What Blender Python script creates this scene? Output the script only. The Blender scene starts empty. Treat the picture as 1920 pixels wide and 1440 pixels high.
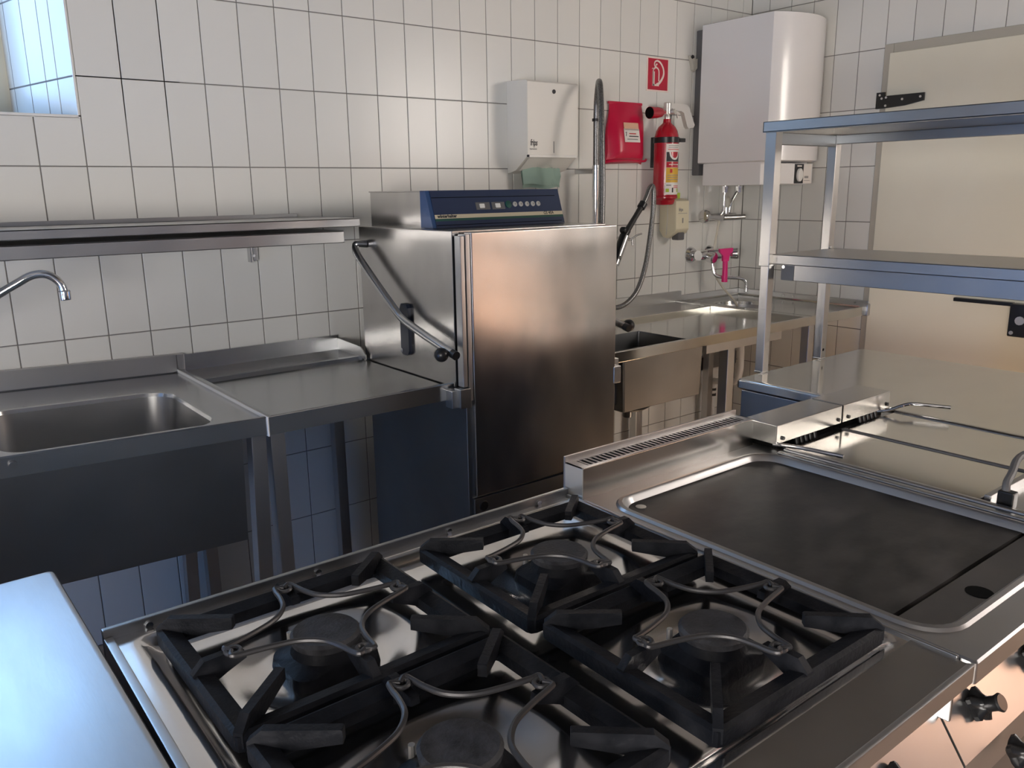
import bpy, bmesh, math, random
from mathutils import Vector, Matrix

random.seed(7)
sc = bpy.context.scene
COL = sc.collection
PI = math.pi

# ------------------------------------------------------------------ camera
cam_d = bpy.data.cameras.new('camera')
cam_d.sensor_width = 36.0
cam_d.lens = 28.722
cam_d.clip_start = 0.02
cam = bpy.data.objects.new('camera', cam_d)
COL.objects.link(cam)
RGT = (0.78647, -0.61748, -0.01335)
UP = (0.15315, 0.17402, 0.97276)
FWD = (0.59834, 0.76709, -0.23143)
CAM = (-0.4396, -2.7810, 1.4571)
cam.matrix_world = Matrix(((RGT[0], UP[0], -FWD[0], CAM[0]), (RGT[1], UP[1], -FWD[1], CAM[1]),
                           (RGT[2], UP[2], -FWD[2], CAM[2]), (0, 0, 0, 1)))
sc.camera = cam

# ------------------------------------------------------------------ world, lights, exposure
w = bpy.data.worlds.new('world')
sc.world = w
w.use_nodes = True
bgn = w.node_tree.nodes['Background']
bgn.inputs[0].default_value = (0.34, 0.56, 1.0, 1)
bgn.inputs[1].default_value = 0.9
sc.view_settings.view_transform = 'Standard'
sc.view_settings.look = 'None'
sc.view_settings.gamma = 1.0
sc.view_settings.use_curve_mapping = False
sc.view_settings.exposure = 0.24


def area(name, loc, target, sx, sy, power, color):
    d = bpy.data.lights.new(name, 'AREA')
    d.shape = 'RECTANGLE'
    d.size, d.size_y, d.energy, d.color = sx, sy, power, color
    o = bpy.data.objects.new(name, d)
    COL.objects.link(o)
    o.location = loc
    o.rotation_euler = (Vector(target) - Vector(loc)).to_track_quat('-Z', 'Y').to_euler()
    return o


# the sun and daylight falling through the niche window, right window and left glazed door; two unseen fills are added
area('niche_window_daylight', (-0.50, 0.60, 2.12), (-0.45, -1.5, 1.28), 1.05, 0.66, 14, (0.34, 0.60, 1.0))
area('right_window_daylight', (3.50, -3.12, 2.02), (2.3, -0.6, 1.20), 0.98, 0.75, 34, (1.0, 0.89, 0.79))
sun_d = bpy.data.lights.new('sun', 'SUN')
sun_d.energy, sun_d.angle, sun_d.color = 75.0, math.radians(0.6), (1.0, 0.90, 0.76)
sun = bpy.data.objects.new('sun', sun_d)
COL.objects.link(sun)
sun.rotation_euler = Vector((-0.70, 1.70, -2.00)).to_track_quat('-Z', 'Y').to_euler()
area('added_warm_light', (3.50, -4.25, 1.22), (1.0, -3.6, 0.9), 0.85, 0.85, 12, (1.0, 0.52, 0.24))  # unseen warm source, added for the orange glow on the control panel
area('added_fill_light', (-2.46, -3.75, 1.08), (1.8, -0.9, 1.20), 1.65, 1.20, 112, (1.0, 0.93, 0.85))  # unseen fill, added to brighten the right wall
area('left_door_daylight', (-2.46, -1.22, 0.62), (0.6, -1.1, 0.55), 0.85, 0.95, 16, (0.20, 0.44, 1.0))

# ------------------------------------------------------------------ materials


def newmat(name):
    m = bpy.data.materials.new(name)
    m.use_nodes = True
    nt = m.node_tree
    return m, nt, nt.nodes['Principled BSDF']


def plain(name, col, rough=0.5, metal=0.0, spec=0.5, coat=0.0, emit=None):
    m, nt, b = newmat(name)
    b.inputs['Base Color'].default_value = (*col, 1)
    b.inputs['Roughness'].default_value = rough
    b.inputs['Metallic'].default_value = metal
    b.inputs['Specular IOR Level'].default_value = spec
    b.inputs['Coat Weight'].default_value = coat
    if coat:
        b.inputs['Coat Roughness'].default_value = 0.08
    return m


def noisy(name, c1, c2, r1, r2, scale=(8, 8, 8), metal=0.0, bump=0.0, bscale=None, detail=6, nscale=1.0, spec=0.5,
          lo=0.35, hi=0.65):
    """two colours and two roughnesses mixed by stretched noise, with fine bump"""
    m, nt, b = newmat(name)
    N, L = nt.nodes, nt.links
    tc = N.new('ShaderNodeTexCoord')
    mp = N.new('ShaderNodeMapping')
    mp.inputs['Scale'].default_value = scale
    L.new(tc.outputs['Object'], mp.inputs['Vector'])
    no = N.new('ShaderNodeTexNoise')
    no.inputs['Scale'].default_value = nscale
    no.inputs['Detail'].default_value = detail
    L.new(mp.outputs[0], no.inputs['Vector'])
    rp = N.new('ShaderNodeMapRange')
    rp.inputs[1].default_value, rp.inputs[2].default_value = lo, hi
    L.new(no.outputs['Fac'], rp.inputs[0])
    mx = N.new('ShaderNodeMix')
    mx.data_type = 'RGBA'
    mx.inputs[6].default_value = (*c1, 1)
    mx.inputs[7].default_value = (*c2, 1)
    L.new(rp.outputs[0], mx.inputs[0])
    L.new(mx.outputs[2], b.inputs['Base Color'])
    rr = N.new('ShaderNodeMapRange')
    rr.inputs[3].default_value, rr.inputs[4].default_value = r1, r2
    L.new(rp.outputs[0], rr.inputs[0])
    L.new(rr.outputs[0], b.inputs['Roughness'])
    b.inputs['Metallic'].default_value = metal
    b.inputs['Specular IOR Level'].default_value = spec
    if bump:
        mp2 = N.new('ShaderNodeMapping')
        mp2.inputs['Scale'].default_value = bscale or scale
        L.new(tc.outputs['Object'], mp2.inputs['Vector'])
        n2 = N.new('ShaderNodeTexNoise')
        n2.inputs['Scale'].default_value = 1.0
        n2.inputs['Detail'].default_value = 3
        L.new(mp2.outputs[0], n2.inputs['Vector'])
        bp = N.new('ShaderNodeBump')
        bp.inputs['Strength'].default_value = bump
        bp.inputs['Distance'].default_value = 0.002
        L.new(n2.outputs['Fac'], bp.inputs['Height'])
        L.new(bp.outputs[0], b.inputs['Normal'])
    return m


def tile_mat():
    m, nt, b = newmat('white_glazed_tile')
    N, L = nt.nodes, nt.links
    oi = N.new('ShaderNodeObjectInfo')
    mr = N.new('ShaderNodeMapRange')
    mr.inputs[3].default_value, mr.inputs[4].default_value = 0.96, 1.02
    L.new(oi.outputs['Random'], mr.inputs[0])
    mul = N.new('ShaderNodeMix')
    mul.data_type = 'RGBA'
    mul.blend_type = 'MULTIPLY'
    mul.inputs[0].default_value = 1.0
    mul.inputs[6].default_value = (0.785, 0.782, 0.748, 1)
    L.new(mr.outputs[0], mul.inputs[7])
    L.new(mul.outputs[2], b.inputs['Base Color'])
    b.inputs['Roughness'].default_value = 0.25
    b.inputs['Specular IOR Level'].default_value = 0.36
    tc = N.new('ShaderNodeTexCoord')
    no = N.new('ShaderNodeTexNoise')
    no.inputs['Scale'].default_value = 14
    no.inputs['Detail'].default_value = 2
    L.new(tc.outputs['Object'], no.inputs['Vector'])
    bp = N.new('ShaderNodeBump')
    bp.inputs['Strength'].default_value = 0.12
    bp.inputs['Distance'].default_value = 0.003
    L.new(no.outputs['Fac'], bp.inputs['Height'])
    L.new(bp.outputs[0], b.inputs['Normal'])
    return m


def pane_mat():
    m = bpy.data.materials.new('window_glass')
    m.use_nodes = True
    nt = m.node_tree
    nt.nodes.clear()
    out = nt.nodes.new('ShaderNodeOutputMaterial')
    mx = nt.nodes.new('ShaderNodeMixShader')
    tr = nt.nodes.new('ShaderNodeBsdfTransparent')
    gl = nt.nodes.new('ShaderNodeBsdfGlossy')
    gl.inputs['Roughness'].default_value = 0.02
    mx.inputs[0].default_value = 0.06
    nt.links.new(tr.outputs[0], mx.inputs[1])
    nt.links.new(gl.outputs[0], mx.inputs[2])
    nt.links.new(mx.outputs[0], out.inputs[0])
    return m


def floor_mat():
    m, nt, b = newmat('terracotta_floor')
    N, L = nt.nodes, nt.links
    tc = N.new('ShaderNodeTexCoord')
    br = N.new('ShaderNodeTexBrick')
    br.offset = 0.0
    br.inputs['Color1'].default_value = (0.44, 0.31, 0.22, 1)
    br.inputs['Color2'].default_value = (0.39, 0.27, 0.19, 1)
    br.inputs['Mortar'].default_value = (0.25, 0.2, 0.17, 1)
    br.inputs['Scale'].default_value = 1.0
    br.inputs['Brick Width'].default_value = 0.2
    br.inputs['Row Height'].default_value = 0.2
    br.inputs['Mortar Size'].default_value = 0.004
    L.new(tc.outputs['Object'], br.inputs['Vector'])
    L.new(br.outputs['Color'], b.inputs['Base Color'])
    b.inputs['Roughness'].default_value = 0.4
    return m


M = {}
M['tile'] = tile_mat()
M['grout'] = plain('grey_grout', (0.20, 0.19, 0.18), 0.9)
M['plaster'] = plain('white_plaster', (0.60, 0.59, 0.57), 0.8)
M['ceiling_paint'] = plain('ceiling_paint', (0.36, 0.355, 0.345), 0.8)
M['plaster_grey'] = plain('blue_grey_paint', (0.24, 0.29, 0.38), 0.7)
M['floor'] = floor_mat()
M['glass'] = pane_mat()
M['steel'] = noisy('brushed_steel', (0.50, 0.50, 0.50), (0.57, 0.57, 0.57), 0.30, 0.40, (3, 3, 3), 1.0, nscale=1.5, detail=3, lo=.2, hi=.8)
M['steel_top'] = noisy('worn_steel_top', (0.50, 0.51, 0.52), (0.58, 0.59, 0.59), 0.19, 0.265, (4, 9, 5), 1.0, nscale=1.2, detail=3, lo=.2, hi=.8)
M['steel_mirror'] = noisy('polished_steel', (0.52, 0.51, 0.48), (0.60, 0.59, 0.55), 0.09, 0.17, (5, 9, 5), 1.0, nscale=1.2, detail=4, lo=.2, hi=.8)
M['steel_satin'] = noisy('satin_steel', (0.46, 0.45, 0.43), (0.54, 0.53, 0.51), 0.17, 0.25, (5, 5, 5), 1.0, detail=3, lo=.2, hi=.8)
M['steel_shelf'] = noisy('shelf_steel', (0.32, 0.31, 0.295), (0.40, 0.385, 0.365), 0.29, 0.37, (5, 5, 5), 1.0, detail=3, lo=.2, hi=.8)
M['steel_scratched'] = noisy('scratched_steel', (0.46, 0.47, 0.48), (0.56, 0.57, 0.58), 0.285, 0.36, (30, 8, 8), 1.0, 0.03, (300, 40, 40), detail=4, lo=.25, hi=.75)
M['steel_hood'] = noisy('smudged_steel', (0.45, 0.44, 0.43), (0.57, 0.55, 0.535), 0.19, 0.262, (9, 9, 4), 1.0, nscale=1.3, detail=5, lo=.2, hi=.8)
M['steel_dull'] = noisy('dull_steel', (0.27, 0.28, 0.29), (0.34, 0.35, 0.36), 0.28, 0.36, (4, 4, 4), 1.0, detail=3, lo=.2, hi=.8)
M['galvanised'] = noisy('galvanised_back', (0.44, 0.45, 0.46), (0.56, 0.57, 0.58), 0.5, 0.6, (12, 12, 12), 0.25, detail=3)
M['steel_pan'] = noisy('heat_stained_steel', (0.80, 0.795, 0.79), (0.52, 0.48, 0.43), 0.14, 0.26, (7, 7, 7), 1.0, 0.03, (30, 30, 30), nscale=1.0, lo=0.5, hi=0.85)
M['chrome'] = plain('chrome', (0.80, 0.80, 0.81), 0.08, 1.0)
M['chrome_dull'] = plain('dull_chrome', (0.52, 0.52, 0.52), 0.22, 1.0)
M['iron'] = noisy('cast_iron', (0.006, 0.007, 0.010), (0.024, 0.025, 0.030), 0.45, 0.65, (25, 25, 25), 0.0, 0.35, (160, 160, 160), spec=0.18, detail=8, lo=.4, hi=.75)
M['iron_cap'] = noisy('burner_cap_iron', (0.018, 0.018, 0.022), (0.06, 0.06, 0.066), 0.5, 0.7, (60, 60, 60), 0.0, 0.6, (220, 220, 220))
M['wire'] = plain('dark_wire', (0.075, 0.073, 0.075), 0.42, 0.6)
M['griddle'] = noisy('seasoned_griddle', (0.020, 0.019, 0.018), (0.105, 0.097, 0.091), 0.34, 0.50, (7, 12, 7), 0.25, 0.10, (70, 70, 70), lo=0.42, hi=0.78, detail=10, nscale=1.4)
M['trough'] = noisy('trough_steel', (0.09, 0.085, 0.08), (0.14, 0.13, 0.12), 0.4, 0.5, (9, 9, 9), 0.4)
M['black'] = plain('black_plastic', (0.012, 0.012, 0.013), 0.3)
M['black_matt'] = plain('black_matt', (0.006, 0.006, 0.006), 0.8, spec=0.05)
M['rubber'] = plain('black_rubber', (0.02, 0.02, 0.02), 0.55)
M['blue'] = plain('blue_fascia', (0.006, 0.022, 0.072), 0.34)
M['blue_edge'] = plain('blue_edge', (0.016, 0.06, 0.17), 0.3)
M['navy'] = plain('navy_lever', (0.004, 0.010, 0.026), 0.4)
M['cream_stripe'] = plain('cream_stripe', (0.62, 0.55, 0.40), 0.5)
M['green_stripe'] = plain('green_stripe', (0.008, 0.07, 0.055), 0.5)
M['button_grey'] = plain('button_grey', (0.45, 0.45, 0.43), 0.45)
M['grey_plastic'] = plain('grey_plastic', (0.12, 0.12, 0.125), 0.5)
M['white_plastic'] = plain('white_plastic', (0.80, 0.79, 0.76), 0.35)
M['white_enamel'] = plain('white_enamel', (0.80, 0.79, 0.79), 0.22, coat=0.4)
M['disp_white'] = plain('dispenser_white', (0.76, 0.74, 0.69), 0.4)
M['cream'] = plain('cream_plastic', (0.74, 0.68, 0.50), 0.4)
M['cream_door'] = noisy('cream_door', (0.80, 0.77, 0.64), (0.84, 0.81, 0.68), 0.42, 0.5, (2, 2, 2))
M['door_frame'] = plain('door_frame', (0.50, 0.47, 0.40), 0.45)
M['red'] = plain('red_lacquer', (0.43, 0.007, 0.022), 0.25, coat=0.3)
M['red_vinyl'] = plain('red_vinyl', (0.58, 0.008, 0.055), 0.28)
M['red_sign'] = plain('red_sign', (0.50, 0.006, 0.035), 0.4)
M['sign_white'] = plain('sign_white', (0.85, 0.72, 0.66), 0.5)
M['label_white'] = plain('label_white', (0.80, 0.76, 0.72), 0.45)
M['label_peach'] = plain('label_peach', (0.75, 0.45, 0.30), 0.5)
M['label_yellow'] = plain('label_yellow', (0.70, 0.42, 0.04), 0.4)
M['lime'] = plain('lime_tag', (0.45, 0.60, 0.06), 0.5)
M['ink'] = plain('ink', (0.03, 0.03, 0.035), 0.6)
M['ink_grey'] = plain('ink_grey', (0.30, 0.29, 0.28), 0.6)
M['ink_red'] = plain('ink_red', (0.55, 0.03, 0.03), 0.6)
M['alu'] = plain('cast_aluminium', (0.72, 0.70, 0.66), 0.32, 0.7)
M['pink'] = plain('pink_plastic', (0.80, 0.02, 0.22), 0.3)
M['paper_green'] = plain('green_paper', (0.30, 0.42, 0.36), 0.9)
M['hose'] = noisy('braided_hose', (0.11, 0.11, 0.11), (0.30, 0.30, 0.30), 0.30, 0.4, (300, 300, 300), 0.8)
M['hose_clear'] = plain('pale_hose', (0.62, 0.58, 0.48), 0.3)
M['sealant'] = plain('white_sealant', (0.82, 0.81, 0.80), 0.5)
M['beige'] = plain('beige_plastic', (0.50, 0.48, 0.42), 0.5)
M['pvc'] = plain('white_pvc', (0.75, 0.74, 0.72), 0.4)

# ------------------------------------------------------------------ mesh helpers


class MB:
    def __init__(s):
        s.v, s.f = [], []

    def add(s, vs, fs):
        o = len(s.v)
        s.v += [tuple(p) for p in vs]
        s.f += [tuple(i + o for i in f) for f in fs]
        return s

    def box(s, x0, x1, y0, y1, z0, z1, b=0.0):
        x0, x1 = min(x0, x1), max(x0, x1)
        y0, y1 = min(y0, y1), max(y0, y1)
        z0, z1 = min(z0, z1), max(z0, z1)
        if b <= 0:
            vs = [(x0, y0, z0), (x1, y0, z0), (x1, y1, z0), (x0, y1, z0), (x0, y0, z1), (x1, y0, z1), (x1, y1, z1), (x0, y1, z1)]
            return s.add(vs, [(3, 2, 1, 0), (4, 5, 6, 7), (0, 1, 5, 4), (1, 2, 6, 5), (2, 3, 7, 6), (3, 0, 4, 7)])
        bm = bmesh.new()
        bmesh.ops.create_cube(bm, size=1)
        for v in bm.verts:
            v.co = ((x0 + x1) / 2 + v.co.x * (x1 - x0), (y0 + y1) / 2 + v.co.y * (y1 - y0), (z0 + z1) / 2 + v.co.z * (z1 - z0))
        b = min(b, 0.49 * min(x1 - x0, y1 - y0, z1 - z0))
        bmesh.ops.bevel(bm, geom=bm.edges[:], offset=b, segments=2, profile=0.5, affect='EDGES')
        bm.verts.index_update()
        s.add([v.co[:] for v in bm.verts], [[v.index for v in f.verts] for f in bm.faces])
        bm.free()
        return s

    def obox(s, c, ax, ay, az, hx, hy, hz, b=0.0):
        """oriented box: centre, three unit axes, half sizes"""
        t = MB().box(-hx, hx, -hy, hy, -hz, hz, b)
        c, ax, ay, az = Vector(c), Vector(ax).normalized(), Vector(ay).normalized(), Vector(az).normalized()
        return s.add([c + ax * p[0] + ay * p[1] + az * p[2] for p in t.v], t.f)

    def loft(s, loops, cap0=False, cap1=False, closed=True):
        n = len(loops[0])
        vs, fs = [], []
        for lp in loops:
            vs += list(lp)
        for k in range(len(loops) - 1):
            for i in range(n if closed else n - 1):
                j = (i + 1) % n
                fs.append((k * n + i, k * n + j, (k + 1) * n + j, (k + 1) * n + i))
        if cap0:
            fs.append(tuple(range(n))[::-1])
        if cap1:
            fs.append(tuple((len(loops) - 1) * n + i for i in range(n)))
        return s.add(vs, fs)

    def tube(s, pts, r, n=12, caps=True, smooth=0, closed=False):
        pts = [Vector(p) for p in pts]
        k0 = len(pts)
        if smooth:
            pts = catmull(pts, smooth, closed)
        m = len(pts)
        if isinstance(r, (list, tuple)):
            rs = []
            for i in range(m):
                q = i / (m - 1) * (k0 - 1)
                a = min(int(q), k0 - 2)
                rs.append(r[a] + (r[a + 1] - r[a]) * (q - a))
        else:
            rs = [r] * m
        loops = []
        t0 = (pts[1] - pts[0]).normalized()
        ref = Vector((0, 0, 1)) if abs(t0.z) < 0.9 else Vector((1, 0, 0))
        u = t0.cross(ref).normalized()
        for i in range(m):
            if closed:
                t = (pts[(i + 1) % m] - pts[i - 1]).normalized()
            else:
                t = (pts[min(i + 1, m - 1)] - pts[max(i - 1, 0)]).normalized()
            u = (u - t * u.dot(t)).normalized()
            v = t.cross(u)
            loops.append([pts[i] + (u * math.cos(2 * PI * k / n) + v * math.sin(2 * PI * k / n)) * rs[i] for k in range(n)])
        if closed:
            loops.append(loops[0])
        return s.loft(loops, caps and not closed, caps and not closed)

    def lathe(s, prof, c, axis=(0, 0, 1), n=24, cap0=True, cap1=True):
        c, a = Vector(c), Vector(axis).normalized()
        ref = Vector((0, 0, 1)) if abs(a.z) < 0.9 else Vector((1, 0, 0))
        u = a.cross(ref).normalized()
        v = a.cross(u)
        loops = [[c + a * h + (u * math.cos(2 * PI * k / n) + v * math.sin(2 * PI * k / n)) * r for k in range(n)] for r, h in prof]
        return s.loft(loops, cap0, cap1)

    def cyl(s, p0, p1, r, n=16, r1=None):
        p0, p1 = Vector(p0), Vector(p1)
        d = p1 - p0
        return s.lathe([(r, 0), (r if r1 is None else r1, d.length)], p0, d, n)

    def sphere(s, c, r, n=16, sc_=(1, 1, 1)):
        c = Vector(c)
        loops = []
        for k in range(1, n // 2):
            t = PI * k / (n // 2)
            loops.append([c + Vector((r * math.sin(t) * math.cos(2 * PI * i / n) * sc_[0], r * math.sin(t) * math.sin(2 * PI * i / n) * sc_[1], -r * math.cos(t) * sc_[2])) for i in range(n)])
        return s.loft(loops, True, True)

    def prism(s, poly, ax_u, ax_v, ax_w, o, depth):
        """polygon (u,v) extruded along w by depth from o"""
        o, U, V, W = Vector(o), Vector(ax_u), Vector(ax_v), Vector(ax_w)
        a = [o + U * p[0] + V * p[1] for p in poly]
        return s.loft([a, [q + W * depth for q in a]], True, True)

    def quadstrip(s, a, b):
        n = len(a)
        return s.add(list(a) + list(b), [(i, i + 1, n + i + 1, n + i) for i in range(n - 1)])


def catmull(pts, k, closed=False):
    out = []
    n = len(pts)
    rng = range(n if closed else n - 1)
    for i in rng:
        if closed:
            p0, p1, p2, p3 = pts[i - 1], pts[i], pts[(i + 1) % n], pts[(i + 2) % n]
        else:
            p0, p1, p2, p3 = pts[max(i - 1, 0)], pts[i], pts[i + 1], pts[min(i + 2, n - 1)]
        for j in range(k):
            t = j / k
            out.append(0.5 * ((2 * p1) + (p2 - p0) * t + (2 * p0 - 5 * p1 + 4 * p2 - p3) * t * t + (3 * p1 - p0 - 3 * p2 + p3) * t ** 3))
    if not closed:
        out.append(pts[-1])
    return out


def rrect(x0, x1, y0, y1, r, z, n=6):
    """counter-clockwise rounded rectangle loop"""
    pts = []
    for cx, cy, a0 in ((x1 - r, y1 - r, 0), (x0 + r, y1 - r, 90), (x0 + r, y0 + r, 180), (x1 - r, y0 + r, 270)):
        for k in range(n + 1):
            a = math.radians(a0 + 90 * k / n)
            pts.append((cx + r * math.cos(a), cy + r * math.sin(a), z))
    return pts


ORG = {}


def mesh_obj(name, mb, mat, origin=(0, 0, 0), smooth=32):
    me = bpy.data.meshes.new(name)
    o = Vector(origin)
    me.from_pydata([(p[0] - o.x, p[1] - o.y, p[2] - o.z) for p in mb.v], [], mb.f)
    bm = bmesh.new()
    bm.from_mesh(me)
    bmesh.ops.recalc_face_normals(bm, faces=bm.faces)
    bm.to_mesh(me)
    bm.free()
    if smooth:
        me.polygons.foreach_set('use_smooth', [True] * len(me.polygons))
        me.set_sharp_from_angle(angle=math.radians(smooth))
    me.materials.append(M[mat] if isinstance(mat, str) else mat)
    ob = bpy.data.objects.new(name, me)
    COL.objects.link(ob)
    if smooth:
        wn = ob.modifiers.new('weighted_normals', 'WEIGHTED_NORMAL')
        wn.keep_sharp = True
        wn.weight = 80
    return ob


def thing(name, label, cat, loc, group=None):
    o = bpy.data.objects.new(name, None)
    o.empty_display_size = 0.05
    COL.objects.link(o)
    o.location = loc
    ORG[o.name] = Vector(loc)
    o['label'], o['category'] = label, cat
    if group:
        o['group'] = group
    return o


def part(name, mb, mat, parent, label=None, smooth=32):
    """mesh given in world coordinates, child of a thing or of a part (same origin)"""
    g = ORG[parent.name]
    o = mesh_obj(name, mb, mat, g, smooth)
    o.parent = parent
    ORG[o.name] = g
    if label:
        o['label'] = label
    return o


def solo(name, mb, mat, label, cat, loc, group=None):
    o = mesh_obj(name, mb, mat, loc)
    o.location = loc
    ORG[o.name] = Vector(loc)
    o['label'], o['category'] = label, cat
    if group:
        o['group'] = group
    return o


def struct(name, mb, mat, loc=(0, 0, 0), smooth=32):
    o = mesh_obj(name, mb, mat, loc, smooth)
    o.location = loc
    ORG[o.name] = Vector(loc)
    o['kind'] = 'structure'
    return o


def copy_tree(o, parent=None):
    c = o.copy()
    COL.objects.link(c)
    c.parent = parent
    ORG[c.name] = ORG.get(o.name, Vector((0, 0, 0)))
    for ch in o.children:
        copy_tree(ch, c)
    return c


def text(name, s, size, mat, parent, loc, ux, uy, align='LEFT', shear=0.0, sx=1.0, bold=0.0):
    """flat printed lettering as a thin mesh; ux, uy = writing and up directions in world"""
    cu = bpy.data.curves.new(name, 'FONT')
    cu.body = s
    cu.size = size
    cu.extrude = 0.0004
    cu.offset = bold
    cu.align_x = align
    cu.shear = shear
    cu.resolution_u = 3
    tmp = bpy.data.objects.new(name + '_tmp', cu)
    COL.objects.link(tmp)
    dg = bpy.context.evaluated_depsgraph_get()
    me = bpy.data.meshes.new_from_object(tmp.evaluated_get(dg))
    bpy.data.objects.remove(tmp)
    bpy.data.curves.remove(cu)
    X, Y = Vector(ux).normalized(), Vector(uy).normalized()
    Z = X.cross(Y)
    g = ORG[parent.name]
    l = Vector(loc) - g
    for v in me.vertices:
        c = v.co.copy()
        v.co = l + X * (c.x * sx) + Y * c.y + Z * c.z
    me.materials.clear()
    me.materials.append(M[mat])
    o = bpy.data.objects.new(name, me)
    COL.objects.link(o)
    o.parent = parent
    ORG[o.name] = g
    return o


# ------------------------------------------------------------------ room shell
TW, TH, ZR = 0.125, 0.257, 1.542          # tile pitch and a joint height
XB, XL, YF, ZC = 3.322, -2.3, -4.9, 2.75   # right wall, left wall, rear wall, ceiling
WX0, WX1, WZ0, WZ1 = -1.16, 0.1215, 1.687, 2.46   # window niche in the back wall
G = 0.0028                                  # grout lies this far behind the tile faces

wall_back = struct('wall_back', MB().box(XL - .2, WX0, G, .55, 0, ZC).box(WX1, XB + .2, G, .55, 0, ZC)
                   .box(WX0, WX1, G, .55, 0, WZ0).box(WX0, WX1, G, .55, WZ1, ZC), 'grout')
# right wall with two windows further back, the rearmost added for warm light
HY0, HY1, HZ0, HZ1 = -4.72, -3.78, .76, 1.68
VY0, VY1, VZ0, VZ1 = -3.66, -2.56, 1.60, 2.46
wall_right = struct('wall_right', MB().box(XB + G, XB + .1, VY1, .0, 0, ZC).box(XB + G, XB + .1, YF, HY0, 0, ZC).box(XB + G, XB + .1, HY1, VY0, 0, ZC)
                    .box(XB + G, XB + .1, VY0, VY1, 0, VZ0).box(XB + G, XB + .1, VY0, VY1, VZ1, ZC)
                    .box(XB + G, XB + .1, HY0, HY1, 0, HZ0).box(XB + G, XB + .1, HY0, HY1, HZ1, ZC), 'grout')
LY0, LY1, LZ1 = -1.75, -.75, 2.05
KY0, KY1, KZ0, KZ1 = -4.62, -2.88, .42, 1.74
wall_left = struct('wall_left', MB().box(XL - .2, XL, YF, KY0, 0, ZC).box(XL - .2, XL, KY1, LY0, 0, ZC).box(XL - .2, XL, KY0, KY1, 0, KZ0).box(XL - .2, XL, KY0, KY1, KZ1, ZC).box(XL - .2, XL, LY1, 0, 0, ZC).box(XL - .2, XL, LY0, LY1, LZ1, ZC), 'plaster')
wall_front = struct('wall_front', MB().box(XL - .2, XB + .2, YF - .2, YF, 0, ZC), 'plaster_grey')
floor = struct('floor', MB().box(XL - .2, XB + .2, YF - .2, .55, -.1, 0), 'floor')
ceiling = struct('ceiling', MB().box(XL - .2, XB + .2, YF - .2, .55, ZC, ZC + .1), 'ceiling_paint')


def tile_mesh(name, wd, ht):
    """glazed tile lying in its own x-z plane, face towards -y, softened edges; 10 quads"""
    c, t, e = 0.0014, 0.007, 0.0012
    mb = MB()
    a = [(0, e, 0), (wd, e, 0), (wd, e, ht), (0, e, ht)]
    b = [(c, 0, c), (wd - c, 0, c), (wd - c, 0, ht - c), (c, 0, ht - c)]
    d = [(p[0], t, p[2]) for p in a]
    mb.loft([d, a, b], False, True)
    me = bpy.data.meshes.new(name)
    me.from_pydata(mb.v, [], mb.f)
    bm = bmesh.new()
    bm.from_mesh(me)
    bmesh.ops.recalc_face_normals(bm, faces=bm.faces)
    bm.to_mesh(me)
    bm.free()
    me.materials.append(M['tile'])
    return me


TILE_CACHE = {}


def in_frame(p, m=0.06):
    d = Vector(p) - Vector(CAM)
    z = d.dot(Vector(FWD))
    if z < 0.1:
        return False
    u, v = d.dot(Vector(RGT)) / z * 28.722 / 36, d.dot(Vector(UP)) / z * 28.722 / 36
    return abs(u) < 0.5 + m and abs(v) < 0.375 + m


def lay_tiles(parent, to_world, us, zs, holes=(), rotz=0.0):
    """us, zs: joint positions along the wall; to_world(u,z) -> tile corner; holes: (u0,u1,z0,z1)"""
    J = 0.0032
    rest = MB()
    for i in range(len(us) - 1):
        for k in range(len(zs) - 1):
            u0, u1, z0, z1 = us[i] + J / 2, us[i + 1] - J / 2, zs[k] + J / 2, zs[k + 1] - J / 2
            skip = False
            for h in holes:
                if u0 < h[1] and u1 > h[0] and z0 < h[3] and z1 > h[2]:
                    du0, du1, dz0, dz1 = h[0] - u0, u1 - h[1], h[2] - z0, z1 - h[3]
                    best = max(du0, du1, dz0, dz1)
                    if best < 0.012:
                        skip = True
                    elif best == dz0:
                        z1 = h[2] - J / 2
                    elif best == dz1:
                        z0 = h[3] + J / 2
                    elif best == du0:
                        u1 = h[0] - J / 2
                    else:
                        u0 = h[1] + J / 2
            if skip:
                continue
            wd, ht = round(u1 - u0, 4), round(z1 - z0, 4)
            key = (wd, ht)
            if key not in TILE_CACHE:
                TILE_CACHE[key] = tile_mesh('tile', wd, ht)
            c = Vector(to_world((u0 + u1) / 2, (z0 + z1) / 2))
            rot = Matrix.Rotation(rotz, 4, 'Z')
            p = Vector(to_world(u0, z0))
            if in_frame(c):
                o = bpy.data.objects.new('tile', TILE_CACHE[key])
                COL.objects.link(o)
                o.parent = parent
                o.location = p
                o.rotation_euler = (0, 0, rotz)
            else:
                me = TILE_CACHE[key]
                rest.add([p + (rot @ v.co) for v in me.vertices], [tuple(q.vertices) for q in me.polygons])
    if rest.v:
        o = mesh_obj('tile_field', rest, 'tile', (0, 0, 0), 0)
        o.parent = parent
        o['kind'] = 'stuff'
        ORG[o.name] = Vector((0, 0, 0))


zs = [ZR + k * TH for k in range(-6, 5)]
us = [XL] + [k * TW for k in range(-18, 27)] + [XB]
lay_tiles(wall_back, lambda u, z: (u, 0, z), us, zs, [(WX0, WX1, WZ0, WZ1)])
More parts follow.
